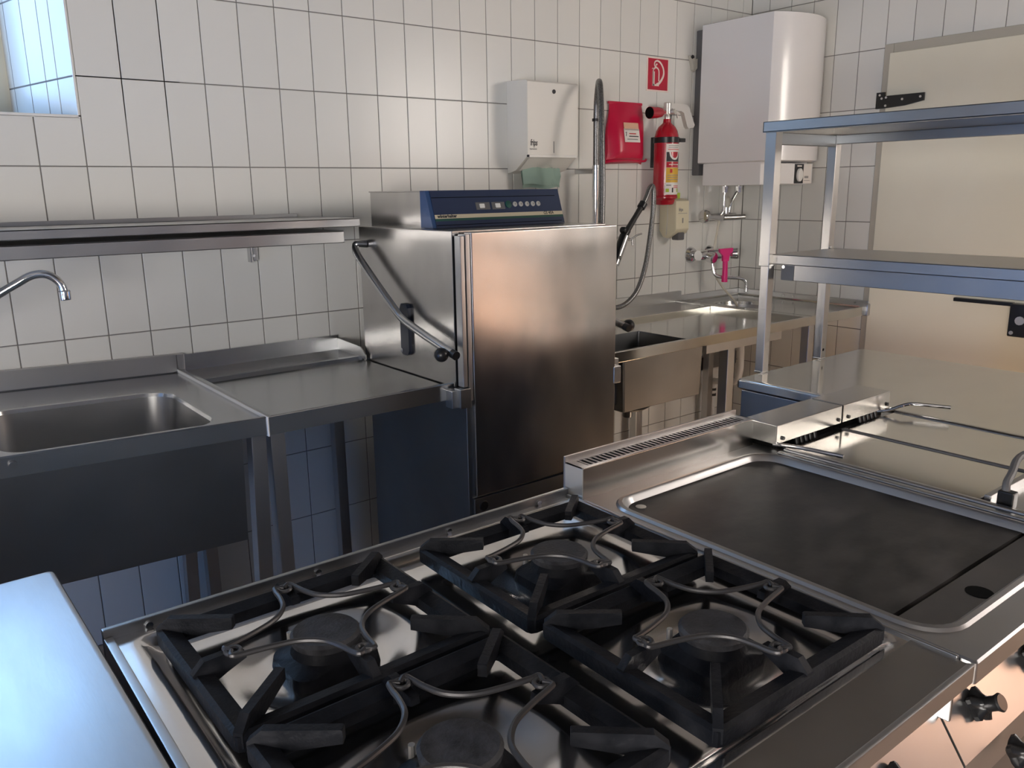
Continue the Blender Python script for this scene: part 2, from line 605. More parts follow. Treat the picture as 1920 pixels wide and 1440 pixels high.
# right wall: tile u runs towards the photographer (-y)
OB = 0.6048
ub = [0.0] + [OB + k * TW for k in range(-4, 30)]
ub = [u for u in ub if u < 4.9]
DY0, DY1, DZ1 = -0.735, -1.80, 2.068         # cold room door with its frame
lay_tiles(wall_right, lambda u, z: (XB, -u, z), ub, zs, [(-DY0, -DY1, 0, DZ1), (-HY1, -HY0, HZ0, HZ1), (-VY1, -VY0, VZ0, VZ1)], -PI / 2)

# window niche: splayed tiled reveal, pane and frame
rd = Vector((-0.2215, 0.975, 0)).normalized()
NX = rd.x / rd.y * .48
win = struct('window_1', MB().box(WX0 - .05, WX0 + .10, .47, .52, WZ0, WZ1).box(WX1 + NX - .055, WX1 + NX + .02, .465, .52, WZ0, WZ1)
             .box(WX0 + .101, WX1 + NX - .056, .47, .52, WZ0 + .001, WZ0 + .06).box(WX0 + .101, WX1 + NX - .056, .47, .52, WZ1 - .06, WZ1 - .001), 'cream_door')
part('pane', MB().box(WX0 + .10, WX1 + NX - .055, .49, .496, WZ0 + .06, WZ1 - .06), 'glass', win)
rev = MB()
rev.prism([(WX1, G), (WX1 + .3, G), (WX1 + .3, .55), (WX1 + NX, .55), (WX1 + NX, .48)], (1, 0, 0), (0, 1, 0), (0, 0, 1), (0, 0, WZ0), WZ1 - WZ0)
niche = part('reveal', rev, 'grout', win)
part('sill', MB().box(WX0, WX1 + .0, .0, .50, WZ0 - .008, WZ0, .001), 'tile', win)
part('corner_bead', MB().box(WX1 - .004, WX1 + .002, -.0015, .006, WZ0 - .004, WZ1, .001)
     .box(WX0, WX1 + .002, -.0015, .006, WZ0 - .006, WZ0 + .002, .001), 'white_plastic', win)
rot_rev = math.atan2(rd.y, rd.x)
ru = [0.0, .113, .193, .31, .435, .495]
lay_tiles(win, lambda u, z: (WX1 + rd.x * (.492 - u) - .0005, rd.y * (.492 - u), z), [.492 - u for u in ru[::-1] if u <= .492] if False else
          [0.0, .057, .182, .299, .379, .492], [WZ0, 1.799, 2.056, 2.313, WZ1], (), rot_rev + PI)

w4 = struct('added_warm_window', MB().box(XB + .03, XB + .07, HY0, HY0 + .05, HZ0, HZ1).box(XB + .03, XB + .07, HY1 - .05, HY1, HZ0, HZ1)
            .box(XB + .03, XB + .07, HY0 + .05, HY1 - .05, HZ1 - .05, HZ1).box(XB + .03, XB + .07, HY0 + .05, HY1 - .05, HZ0, HZ0 + .05), 'white_plastic')  # made-up window around the added warm light
part('pane', MB().box(XB + .048, XB + .054, HY0 + .05, HY1 - .05, HZ0 + .05, HZ1 - .05), 'glass', w4)
w2 = struct('window_2', MB().box(XB + .03, XB + .07, VY0, VY0 + .05, VZ0, VZ1).box(XB + .03, XB + .07, VY1 - .05, VY1, VZ0, VZ1)
            .box(XB + .03, XB + .07, VY0 + .05, VY1 - .05, VZ1 - .05, VZ1).box(XB + .03, XB + .07, VY0 + .05, VY1 - .05, VZ0, VZ0 + .05), 'white_plastic')
part('pane', MB().box(XB + .048, XB + .054, VY0 + .05, VY1 - .05, VZ0 + .05, VZ1 - .05), 'glass', w2)
KM = (KY0 + KY1) / 2
w3 = struct('added_fill_window', MB().box(XL - .10, XL - .04, KY0, KY0 + .05, KZ0, KZ1).box(XL - .10, XL - .04, KY1 - .05, KY1, KZ0, KZ1)
            .box(XL - .10, XL - .04, KY0 + .05, KY1 - .05, KZ0, KZ0 + .05).box(XL - .10, XL - .04, KY0 + .05, KY1 - .05, KZ1 - .05, KZ1)
            .box(XL - .10, XL - .04, KM - .03, KM + .03, KZ0 + .05, KZ1 - .05), 'white_plastic')  # made-up window around the added fill light
part('pane', MB().box(XL - .07, XL - .064, KY0 + .05, KM - .03, KZ0 + .05, KZ1 - .05), 'glass', w3)
part('pane', MB().box(XL - .07, XL - .064, KM + .03, KY1 - .05, KZ0 + .05, KZ1 - .05), 'glass', w3)
# glazed door at the left end of the aisle
d2 = struct('door_2', MB().box(XL - .12, XL - .04, LY0, LY0 + .09, 0, LZ1).box(XL - .12, XL - .04, LY1 - .09, LY1, 0, LZ1)
            .box(XL - .12, XL - .04, LY0 + .09, LY1 - .09, LZ1 - .09, LZ1).box(XL - .12, XL - .04, LY0 + .09, LY1 - .09, 0, .14), 'white_plastic')
part('pane', MB().box(XL - .09, XL - .084, LY0 + .09, LY1 - .09, .14, LZ1 - .09), 'glass', d2)

# cold room door in the right wall
d1 = struct('door_1', MB().box(XB - .012, XB + .06, DY0 - .042, DY0, 0, DZ1, .002).box(XB - .012, XB + .06, DY1, DY1 + .042, 0, DZ1, .002)
            .box(XB - .012, XB + .06, DY1 + .0425, DY0 - .0425, DZ1 - .046, DZ1, .002), 'door_frame')
leaf = part('door_leaf', MB().box(XB - .028, XB + .03, DY1 + .0435, DY0 - .0335, .02, DZ1 - .040, .004), 'cream_door', d1, 'plain cream door leaf')
XD = XB - .028
hg = MB()
hg.prism([(-.765, 1.862), (-.728, 1.862), (-.728, 1.792), (-.765, 1.792), (-.86, 1.797), (-.945, 1.812), (-.945, 1.845), (-.765, 1.845)],
         (0, 1, 0), (0, 0, 1), (1, 0, 0), (XD - .010, 0, 0), .012)
hinge = part('hinge', hg, 'black', d1, 'black strap hinge')
for y, z in ((-.775, 1.838), (-.85, 1.825), (-.93, 1.829), (-.745, 1.85), (-.755, 1.835), (-.775, 1.803)):
    part('screw', MB().cyl((XD - .009, y, z), (XD - .013, y, z), .005, 10), 'alu', hinge)
lt = part('latch', MB().box(XD - .045, XD, -1.50, -1.405, .835, .972, .006).box(XD - .03, XD - .008, -1.41, -1.17, .958, .974, .003), 'black', d1, 'black latch handle')
part('screw', MB().cyl((XD - .044, -1.422, .852), (XD - .049, -1.422, .852), .008, 10), 'alu', lt)
part('screw', MB().cyl((XD - .044, -1.45, .905), (XD - .052, -1.45, .905), .018, 12), 'alu', lt)


# ------------------------------------------------------------------ table tops with lips and legs
def legs(t, spots, z1, s=.04, mat='steel', z0=0.0):
    for x, y in spots:
        lg = part('leg', MB().box(x - s / 2, x + s / 2, y - s / 2, y + s / 2, z0 + .02, z1, .003), mat, t)
        part('foot', MB().lathe([(.016, 0), (.018, .012), (.012, .025)], (x, y, z0), (0, 0, 1), 12), 'rubber', lg)


# ---- left sink table (it leans a little, higher at its left end)
ZT = 0.893
t = thing('sink_table', 'steel sink table with deep rounded basin under the window', 'sink table', (0.311, -0.40, 0))
sx0, sx1, sy0, sy1 = -1.05, 0.3105, -0.782, -0.004
bx0, bx1, by0, by1 = -.295, .185, -.715, -.255
top = MB()
outer = rrect(sx0, sx1, sy0, sy1, .004, ZT, 6)
top.loft([rrect(sx0, sx1, sy0, sy1, .004, ZT - .048), rrect(sx0, sx1, sy0, sy1, .004, ZT - .003), rrect(sx0 + .003, sx1 - .003, sy0 + .003, sy1 - .003, .004, ZT),
          rrect(sx0 + .014, sx1 - .014, sy0 + .014, sy1 - .014, .006, ZT),
          rrect(sx0 + .026, sx1 - .03, sy0 + .024, sy1 - .020, .02, ZT - .010), rrect(bx0 - .012, bx1 + .012, by0 - .012, by1 + .012, .085, ZT - .013),
          rrect(bx0 - .003, bx1 + .003, by0 - .003, by1 + .003, .078, ZT - .016), rrect(bx0, bx1, by0, by1, .075, ZT - .026)], False, False)
part('worktop', top, 'steel_top', t)
bas = MB()
bas.loft([rrect(bx0, bx1, by0, by1, .075, ZT - .026), rrect(bx0 + .008, bx1 - .008, by0 + .008, by1 - .008, .07, ZT - .17),
          rrect(bx0 + .02, bx1 - .02, by0 + .02, by1 - .02, .06, ZT - .205), rrect(bx0 + .06, bx1 - .06, by0 + .06, by1 - .06, .03, ZT - .22),
          rrect(-.08, -.03, -.51, -.46, .024, ZT - .224)], False, True)
bo = part('basin', bas, 'steel', t, 'deep rounded steel basin')
part('drain', MB().lathe([(.03, 0), (.028, .004), (.018, .002), (.012, .004)], (-.055, -.485, ZT - .222)), 'chrome_dull', bo)
part('backsplash', MB().box(sx0, sx1, -.022, -.003, ZT - .02, ZT + .052, .003), 'steel', t)
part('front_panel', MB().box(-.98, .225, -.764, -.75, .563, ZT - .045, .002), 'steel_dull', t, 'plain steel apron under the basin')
part('rail', MB().box(-1.0, .30, -.77, -.73, .08, .12, .002), 'steel_dull', t)
legs(t, ((.268, -.745), (.268, -.06)), ZT - .04)
legs(t, ((-.98, -.745), (-.98, -.06)), ZT - .04, z0=-.04)
part('bolt', MB().cyl((-.285, -.784, .872), (-.285, -.790, .872), .009, 12), 'chrome_dull', t)
t.rotation_euler = (0, math.radians(1.8), 0)

# ---- dishwasher feed table between sink and machine
t = thing('feed_table', 'steel tray table between the sink and the dish machine', 'table', (0.60, -0.40, 0))
x0, x1 = .3160, .897
tp = MB()
tp.prism([(-.783, ZT - .05), (-.783, ZT - .002), (-.779, ZT), (-.770, ZT), (-.766, ZT - .004), (-.762, ZT - .018), (-.215, ZT - .016), (-.205, ZT - .004), (-.19, ZT - .004),
          (-.183, ZT - .008), (-.02, ZT - .006), (-.016, ZT + .047), (-.003, ZT + .047), (-.003, ZT - .05), (-.012, ZT - .05), (-.02, ZT - .022), (-.74, ZT - .030), (-.775, ZT - .05)],
         (0, 1, 0), (0, 0, 1), (1, 0, 0), (x0, 0, 0), x1 - x0)
part('worktop', tp, 'steel_top', t)
part('end_lip', MB().box(x0, x0 + .012, -.77, -.016, ZT - .02, ZT - .001, .002), 'steel', t)
wing = MB().prism([(-.018, ZT - .01), (-.235, ZT - .012), (-.235, ZT + .004), (-.20, ZT + .028), (-.018, ZT + .036)], (0, 1, 0), (0, 0, 1), (1, 0, 0), (.893, 0, 0), .004)
part('side_guard', wing, 'steel', t)
part('hook_bracket', MB().box(.868, .903, -.815, -.778, .822, .876, .002), 'steel', t)
legs(t, ((.345, -.745), (.345, -.06), (.85, -.06)), ZT - .045)
sl = MB().box(.3122, .3158, -.788, -.003, ZT - .052, ZT + .0015, .001).box(.3122, .3158, -.022, -.002, ZT, ZT + .050, .001)
part('sealant', sl, 'sealant', t, 'white sealant strip against the sink')

# ---- sink tap, spout swinging in from the left
t = thing('sink_tap', 'chrome swan neck spout above the left sink basin', 'tap', (-0.62, -0.16, 0.912))
part('spout', MB().tube([(-.62, -.16, .93), (-.62, -.16, 1.06), (-.585, -.175, 1.105), (-.48, -.22, 1.125), (-.36, -.275, 1.150), (-.24, -.325, 1.188), (-.155, -.355, 1.236),
                         (-.112, -.366, 1.259), (-.078, -.373, 1.259), (-.054, -.378, 1.238), (-.046, -.380, 1.212), (-.045, -.380, 1.203)], .0105, 14, True, 5), 'chrome', t)
part('aerator', MB().lathe([(.0135, 0), (.0142, .003), (.0142, .022), (.011, .026)], (-.045, -.380, 1.192)), 'chrome', t)
part('tap_body', MB().lathe([(.03, -.01), (.03, .01), (.022, .02), (.022, .07), (.014, .08)], (-.62, -.16, .922)), 'chrome', t)
part('lever', MB().tube([(-.62, -.16, .96), (-.68, -.18, .98)], .007), 'chrome', t)


# ---- wall shelves over the sink
def wall_shelf(nm, label, xa, xb, zlo, zhi, depth, up=None):
    o = thing(nm, label, 'shelf', ((xa + xb) / 2, -.01, zlo), 'steel shelves over the sink')
    mb = MB().box(xa, xb, -depth, -.004, zhi - .004, zhi, .001).box(xa, xb, -depth, -depth + .003, zlo, zhi, .001)
    mb.box(xa, xb, -depth, -depth + .014, zlo, zlo + .003, .001)
    mb.box(xb - .003, xb, -depth, -.004, zlo, zhi, .001).box(xa, xb, -.02, -.004, zlo, zhi, .001)
    part('shelf_board', mb, 'steel', o)
    part('underside', MB().box(xa + .004, xb - .004, -depth + .004, -.02, zlo + .012, zlo + .016), 'steel_dull', o)
    if up:
        part('upstand', MB().box(xa, up, -.012, -.003, zhi, zhi + .013, .001), 'steel', o)
    return o


s1 = wall_shelf('wall_shelf', 'upper of the two steel wall shelves over the sink', -1.3, .867, 1.3455, 1.3725, .30, .775)
s2 = wall_shelf('wall_shelf', 'lower steel wall shelf hanging just below another over the sink', -1.3, .806, 1.295, 1.3335, .30)
for x in (.600, -.55):
    br = part('bracket', MB().box(x - .012, x - .004, -.03, -.002, 1.228, 1.30, .001).box(x + .004, x + .022, -.012, -.002, 1.232, 1.30, .001), 'chrome_dull', s2, 'small steel bracket')
    part('bolt', MB().cyl((x, -.03, 1.25), (x, -.002, 1.25), .005, 10), 'chrome', br)

# ------------------------------------------------------------------ hood dishwasher
t = thing('dish_machine', 'steel hood dishwasher with blue control box on top', 'dishwasher', (1.219, -0.50, 0))
DX0, DX1, DYF, DYB, DZT = .905, 1.5325, -.832, -.212, 1.3425
part('cabinet', MB().box(DX0 + .012, DX1 - .01, -.818, DYB, .12, .865, .004), 'steel_dull', t)
part('hood', MB().box(DX0, DX1 - .004, -.782, DYB, .858, DZT, .003), 'steel_hood', t)
part('front_panel', MB().box(.938, DX1, DYF, -.795, .530, 1.339, .004), 'steel_hood', t, 'tall smudged steel front panel')
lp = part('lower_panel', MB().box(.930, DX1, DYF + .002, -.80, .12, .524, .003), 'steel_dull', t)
part('badge', MB().lathe([(.017, 0), (.015, .002)], (.965, DYF + .002, .495), (0, -1, 0), 20), 'black', lp)
part('corner_guide', MB().box(.9205, .9365, DYF + .004, -.79, .84, 1.334, .002), 'steel', t)
part('corner_guide', MB().box(.901, .9165, -.829, -.800, .885, 1.330, .002), 'steel', t)
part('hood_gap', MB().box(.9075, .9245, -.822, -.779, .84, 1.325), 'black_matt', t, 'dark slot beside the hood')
part('guide_stop', MB().box(.885, .925, -.834, -.80, .822, .882, .003), 'steel_dull', t)
part('guide_stop', MB().box(1.525, 1.560, -.834, -.80, .80, .86, .003), 'steel', t)
for x in (.95, 1.49):
    for y in (-.78, -.27):
        part('foot', MB().lathe([(.03, 0), (.03, .02), (.02, .03), (.02, .13)], (x, y, 0), (0, 0, 1), 16), 'black', t)


def arm(xo, xin, sgn):
    pth = [(xin, -.262, 1.284), (xin + sgn * .028, -.255, 1.286), (xo - sgn * .008, -.252, 1.278), (xo, -.272, 1.256), (xo, -.33, 1.212), (xo, -.42, 1.150),
           (xo, -.515, 1.088), (xo, -.56, 1.064), (xo, -.62, 1.046), (xo, -.74, 1.016), (xo, -.835, .994)]
    a = part('lift_arm', MB().tube(pth, .0125, 14, True, 5), 'chrome_dull', t, 'bent steel lifting arm')
    part('end_cap', MB().cyl((xo, -.832, .9945), (xo, -.852, .990), .0135, 16), 'black', a)
    return a


a1 = arm(.862, DX0, -1)
a2 = arm(1.576, DX1 - .004, 1)
part('ball_knob', MB().sphere((.835, -.815, .992), .0215, 20).cyl((.835, -.815, .992), (.862, -.815, .997), .009), 'black', a1)
part('ball_knob', MB().sphere((1.612, -.815, .992), .0215, 20).cyl((1.612, -.815, .992), (1.576, -.815, .997), .009), 'black', a2)
lv = MB()
lv.prism([(-.535, .955), (-.530, .944), (-.520, .938), (-.495, .938), (-.486, .946), (-.486, 1.09), (-.495, 1.105), (-.527, 1.105), (-.535, 1.093)],
         (0, 1, 0), (0, 0, 1), (1, 0, 0), (.893, 0, 0), .012)
le = part('lever', lv, 'navy', t, 'dark blue lever on the hood side')
part('bolt', MB().cyl((.894, -.497, .953), (.888, -.497, .953), .007, 12), 'chrome', le)
# control box
bxm = MB()
BX0, BX1 = .952, 1.492
bxm.prism([(-.222, DZT), (-.560, DZT), (-.560, 1.4535), (-.222, 1.4535)], (0, 1, 0), (0, 0, 1), (1, 0, 0), (BX0, 0, 0), BX1 - BX0)
bxm.box(BX0 - .002, BX1 + .002, -.57, -.215, 1.4535, 1.4575, .001)
cb = part('control_box', bxm, 'steel_hood', t, 'steel housing of the controls')
sl = Vector((0, -.038, -.114)).normalized()      # down the fascia
fn = Vector((0, -.114, .038)).normalized()       # outwards


def fp(x, z, d=0.0):
    y = -.577 - (1.457 - z) * (.038 / .114)
    return Vector((x, y, z)) + fn * d


fa = MB()
fa.prism([(-.577, 1.4575), (-.555, 1.4575), (-.555, DZT + .001), (-.6155, DZT + .001)], (0, 1, 0), (0, 0, 1), (1, 0, 0), (BX0 + .012, 0, 0), BX1 - BX0 - .012)
fas = part('fascia', fa, 'blue', cb, 'sloping dark blue fascia')
fe = MB()
fe.prism([(-.575, 1.4575), (-.545, 1.4575), (-.545, DZT + .001), (-.614, DZT + .001)], (0, 1, 0), (0, 0, 1), (1, 0, 0), (BX0 - .002, 0, 0), .014)
part('fascia_edge', fe, 'blue_edge', cb)


def on_fascia(nm, xa, xb, za, zb, d, mat, par):
    c = (fp(xa, za) + fp(xb, zb)) / 2
    hz = abs((fp(xa, za) - fp(xa, zb)).length) / 2
    return part(nm, MB().obox(c, (1, 0, 0), sl, fn, (xb - xa) / 2, hz, d, d * .4), mat, par)


on_fascia('groove', BX0 + .014, BX1 - .02, 1.4345, 1.4365, .0008, 'black_matt', cb)
on_fascia('groove', BX0 + .014, BX1 - .01, 1.3505, 1.3525, .0008, 'black_matt', cb)
for xa, xb in ((1.128, 1.184), (1.192, 1.245)):
    sw = on_fascia('rocker_switch', xa, xb, 1.395, 1.418, .003, 'grey_plastic', cb)
    on_fascia('switch_key', xa + .014, xa + .034, 1.3995, 1.4135, .0052, 'white_plastic', cb)
for k, x in enumerate((1.262, 1.289, 1.314, 1.341, 1.366, 1.390)):
    r = .0125 if k == 0 else .0085
    bt = part('button', MB().lathe([(r, 0), (r, .003), (r * .7, .0045), (.001, .0045)], fp(x, 1.4095), fn, 16), 'green_stripe' if k == 0 else 'button_grey', cb)
    if k:
        part('button_mark', MB().lathe([(.0035, .0045), (.003, .0052)], fp(x, 1.4095), fn, 10), 'ink_grey', bt)
on_fascia('stripe', BX0 + .013, BX1 - .001, 1.3715, 1.3835, .0012, 'cream_stripe', cb)
on_fascia('stripe', BX0 + .013, BX1 - .001, 1.364, 1.3715, .0011, 'green_stripe', cb)
text('maker_name', 'winterhalter', .0145, 'ink', cb, fp(.974, 1.3742, .0015), (1, 0, 0), -sl, bold=.0005)
text('model_name', 'GS 40A', .0145, 'ink', cb, fp(1.405, 1.3738, .0015), (1, 0, 0), -sl, bold=.0001)

# ------------------------------------------------------------------ outlet sink table and corner basin table
t = thing('outlet_sink_table', 'long steel sink table right of the dish machine', 'sink table', (2.2, -0.40, 0))
x0, x1, yf = 1.575, 2.822, -.776
cx0, cx1, cy0, cy1 = 1.62, 2.075, -.742, -.43
tp = MB()
# frame of flat strips round the recess, recess floor split round the basin
tp.box(x0, x1, yf, yf + .016, ZT - .040, ZT, .003)                        # front lip
tp.box(x1 - .045, x1, yf + .016, -.004, ZT - .03, ZT, .003)               # right rim
tp.box(x0, x1 - .045, -.245, -.004, ZT - .03, ZT - .004, .003)            # back ledge
tp.box(cx1, x1 - .045, yf + .016, -.245, ZT - .034, ZT - .022)            # recessed drainer
tp.box(x0, cx1, cy1, -.245, ZT - .034, ZT - .022)
tp.box(x0, cx0, yf + .016, cy1, ZT - .034, ZT - .022)
tp.box(cx0, cx1, yf + .016, cy0, ZT - .034, ZT - .010)
part('worktop', tp, 'steel_mirror', t)
bb = MB().loft([rrect(cx0, cx1, cy0, cy1, .012, ZT - .022), rrect(cx0 + .004, cx1 - .004, cy0 + .004, cy1 - .004, .02, .69), rrect(cx0 + .02, cx1 - .02, cy0 + .02, cy1 - .02, .02, .668)], False, True)
bo = part('basin', bb, 'steel_dull', t, 'square cornered dark basin')
part('basin_shell', MB().loft([rrect(1.632, 2.072, -.775, -.40, .006, ZT - .03), rrect(1.64, 2.066, -.772, -.40, .006, .664), rrect(1.65, 2.056, -.76, -.41, .006, .658)], False, True), 'steel_shelf', t)
part('backsplash', MB().box(x0, x1 + .004, -.02, -.003, ZT - .01, ZT + .048, .002), 'steel', t)
part('rail', MB().box(2.10, 2.60, -.77, -.735, ZT - .075, ZT - .036, .002), 'steel', t)
part('hook_bracket', MB().box(1.563, 1.592, -.79, -.755, .80, .875, .002), 'steel', t)
legs(t, ((2.262, -.745), (2.465, -.06), (1.66, -.06)), ZT - .036, .045)
part('waste_pipe', MB().tube([(1.86, -.58, .668), (1.86, -.58, .60), (1.865, -.575, .57)], .02, 14), 'steel_dull', t)
part('drain_lever', MB().tube([(1.75, -.66, .625), (1.80, -.66, .618), (1.86, -.655, .612), (1.92, -.65, .622), (1.955, -.645, .648)], .005, 10, True, 4), 'black', t)

t = thing('corner_sink_table', 'steel corner table with small round basin', 'sink table', (3.07, -0.40, 0))
x0, x1 = 2.826, 3.316
cx, cy, rr = 2.99, -.275, .135
tp = MB()


def circ(cx, cy, r, z, n=28):
    # same point order as rrect(n=6)
    out = []
    for a0 in (0, 90, 180, 270):
        for k in range(7):
            a = math.radians(a0 + 90 * k / 6)
            out.append((cx + r * math.cos(a), cy + r * math.sin(a), z))
    return out


tp.loft([rrect(x0, x1, -.768, -.004, .003, ZT - .042), rrect(x0, x1, -.768, -.004, .003, ZT), rrect(x0 + .010, x1 - .010, -.758, -.014, .003, ZT),
         rrect(x0 + .014, x1 - .014, -.754, -.018, .003, ZT - .010), circ(cx, cy, rr + .02, ZT - .011), circ(cx, cy, rr, ZT - .014), circ(cx, cy, rr - .004, ZT - .03)], False, False)
part('worktop', tp, 'steel_mirror', t)
part('basin', MB().loft([circ(cx, cy, rr - .004, ZT - .03), circ(cx, cy, rr - .02, ZT - .09), circ(cx, cy, rr - .06, ZT - .125), circ(cx, cy, .02, ZT - .135)], False, True), 'steel', t, 'small round hand basin')
part('upstand', MB().box(x0, x1, -.016, -.003, ZT - .005, ZT + .024, .002).box(x1 - .014, x1, -.765, -.016, ZT - .005, ZT + .022, .002), 'steel', t)
part('end_bracket', MB().box(3.27, 3.318, -.782, -.74, ZT - .045, ZT + .012, .004), 'steel', t)
for y in (-.30, -.36, -.70):
    part('screw', MB().cyl((x1 - .012, y, ZT + .010), (x1 - .018, y, ZT + .010), .005, 10), 'chrome_dull', t)
legs(t, ((2.85, -.735), (3.015, -.06)), ZT - .040, .04)
part('trap', MB().tube([(cx, cy, ZT - .14), (cx, cy, .50), (3.03, -.12, .45), (3.075, -.05, .41), (3.075, -.05, .20)], .017, 12, True, 4), 'pvc', t)
for z in (.352, .382):
    part('hose_band', MB().lathe([(.0195, 0), (.0195, .012)], (3.075, -.05, z), (0, 0, 1), 14), 'black', t)
part('rail', MB().box(2.85, 3.29, -.035, -.005, .50, .57, .002), 'steel_dull', t)

# ------------------------------------------------------------------ things on the back wall
# paper towel dispenser
t = thing('towel_dispenser', 'white paper towel dispenser on the tiled wall', 'dispenser', (1.857, -0.002, 1.53))
pr = [(-.001, 1.886), (-.128, 1.880), (-.134, 1.874), (-.134, 1.592), (-.118, 1.580), (-.055, 1.534), (-.001, 1.522)]
part('housing', MB().prism(pr, (0, 1, 0), (0, 0, 1), (1, 0, 0), (1.722, 0, 0), .272), 'disp_white', t)
part('lid_edge', MB().box(1.728, 1.988, -.139, -.128, 1.583, 1.594, .002), 'white_plastic', t)
fl = MB()
n = 16
up, dn = [], []
for k in range(n + 1):
    s = k / n
    x = 1.735 + .245 * s
    b = max(0.0, math.sin(PI * min(max((s - .22) / .56, 0), 1)))
    up.append((x, -.130, 1.584))
    dn.append((x, -.058 - .034 * b, 1.532 + .026 * b))
fl.quadstrip(up, dn)
fl.quadstrip([(p[0], p[1] + .004, p[2] + .003) for p in up], [(p[0], p[1] + .004, p[2] + .003) for p in dn])
part('bottom_flap', fl, 'disp_white', t)
part('lock', MB().lathe([(.0085, 0), (.0085, .0025), (.003, .003)], (1.861, -.134, 1.842), (0, -1, 0), 14), 'ink', t)
part('level_slot', MB().box(1.8585, 1.8625, -.1355, -.132, 1.602, 1.648), 'ink_grey', t)
text('logo', 'frips', .034, 'ink', t, (1.735, -.1346, 1.630), (1, 0, 0), (0, 0, 1), shear=.18, sx=.62, bold=.0006)
text('small_print', 'Papierhandtuch', .008, 'ink_grey', t, (1.732, -.1346, 1.614), (1, 0, 0), (0, 0, 1), sx=.75)
part('corner_clip', MB().sphere((1.7255, -.132, 1.589), .006, 8), 'ink', t)
tw = MB()
for k, (xa, xb, zb, y) in enumerate(((1.748, 1.945, 1.470, -.052), (1.752, 1.952, 1.462, -.060), (1.750, 1.948, 1.476, -.068))):
    N_ = 10
    a = [(xa + (xb - xa) * i / N_, y + .006 * math.sin(i * 1.1 + k), 1.565) for i in range(N_ + 1)]
    m_ = [(xa + (xb - xa) * i / N_, y + .010 * math.sin(i * .8 + k) - .006, 1.51) for i in range(N_ + 1)]
    b = [(xa + (xb - xa) * i / N_ + .004, y + .016 * math.sin(i * .6 + k) - .012, zb + .004 * math.sin(i * .9)) for i in range(N_ + 1)]
    tw.quadstrip(a, m_)
    tw.quadstrip(m_, b)
    tw.quadstrip([(p[0], p[1] + .0015, p[2]) for p in a], [(p[0], p[1] + .0015, p[2]) for p in b])
solo('paper_towel', tw, 'paper_green', 'pale green paper towel hanging out of the dispenser', 'paper towel', (1.85, -.06, 1.47))

# fire sign
t = thing('fire_sign', 'red square sign with white extinguisher symbol', 'sign', (2.622, 0.0, 1.975))
sx, sz = 2.6225, 1.9745
part('board', MB().box(sx - .076, sx + .076, -.0035, -.0004, sz - .076, sz + .076, .0005), 'sign_white', t)
part('red_field', MB().box(sx - .068, sx + .068, -.0042, -.0034, sz - .069, sz + .069), 'red_sign', t)


def ribbon(pts, wd, y, closed=False):
    pts = [Vector((p[0], 0, p[1])) for p in pts]
    pts = catmull(pts, 5)
    L_, R_ = [], []
    for i, p in enumerate(pts):
        tt = (pts[min(i + 1, len(pts) - 1)] - pts[max(i - 1, 0)]).normalized()
        nn = Vector((-tt.z, 0, tt.x))
        f = wd if not isinstance(wd, tuple) else wd[0] + (wd[1] - wd[0]) * i / (len(pts) - 1)
        L_.append(Vector((sx, y, sz)) + p + nn * f)
        R_.append(Vector((sx, y, sz)) + p - nn * f)
    return MB().quadstrip(L_, R_).quadstrip([q + Vector((0, .0006, 0)) for q in L_], [q + Vector((0, .0006, 0)) for q in R_])


ys = -.0047
part('symbol_line', ribbon([(-.034, -.045), (-.034, .01), (-.028, .024), (-.014, .030), (0.0, .024), (.006, .010), (.006, -.03)], .0035, ys), 'sign_white', t)
part('symbol_line', MB().box(sx - .038, sx + .008, ys, ys + .0006, sz - .052, sz - .044), 'sign_white', t)
part('symbol_line', MB().box(sx - .0345, sx - .0225, ys, ys + .0006, sz - .05, sz + .012), 'sign_white', t)
part('symbol_hose', ribbon([(-.018, .030), (-.026, .042), (-.022, .055), (-.004, .060), (.018, .050), (.036, .026), (.038, 0.0), (.024, -.024), (.006, -.040), (-.010, -.046)], (.0025, .0065), ys - .0002), 'sign_white', t)
part('symbol_valve', ribbon([(-.016, .030), (-.014, .044), (-.006, .044)], .003, ys), 'sign_white', t)
part('symbol_valve', ribbon([(-.042, .022), (-.036, .026), (-.030, .018)], .0018, ys), 'sign_white', t)

# fire blanket pouch
t = thing('fire_blanket_pouch', 'glossy red vinyl pouch with white sticker', 'pouch', (2.40, -0.004, 1.57))
pm = MB()
N_ = 14
loops = []
for k in range(N_ + 1):
    s = k / N_
    z = 1.572 + .262 * s
    wv = .5 * math.sin(PI * min(1, s * 1.02 + .01))
    xa, xb = 2.268 + .030 * s + .004 * math.sin(s * 9), 2.512 - .004 * math.sin(s * 7)
    dp = .010 + .052 * (1 - s) ** .8 * min(1, s * 9 + .15) + .012 * math.sin(PI * s)
    lp_ = []
    for a in range(9):
        u = a / 8
        x = xa + (xb - xa) * u
        bul = (1 - abs(2 * u - 1) ** 5)
        lp_.append((x, -.004 - dp * (.35 + .65 * bul), z - .008 * (1 - bul) * (1 - s)))
    lp_ += [(xb - .004, -.003, z), (xa + .004, -.003, z)]
    loops.append(lp_)
pm.loft(loops, True, True)
pb = part('pouch_body', pm, 'red_vinyl', t)
part('top_seam', MB().box(2.292, 2.512, -.014, -.004, 1.828, 1.840, .003), 'red_vinyl', t)
part('bottom_seam', MB().tube([(2.262, -.02, 1.572), (2.30, -.052, 1.578), (2.40, -.056, 1.580), (2.49, -.05, 1.578), (2.520, -.035, 1.586)], .005, 8, True, 4), 'red_vinyl', t)
LU, LN = Vector((0, .17, 1)).normalized(), Vector((0, -1, .17)).normalized()
LC = Vector((2.398, -.0600, 1.690))
lb = part('sticker', MB().obox(LC, (1, 0, 0), LU, LN, .049, .030, .0012), 'label_white', t)
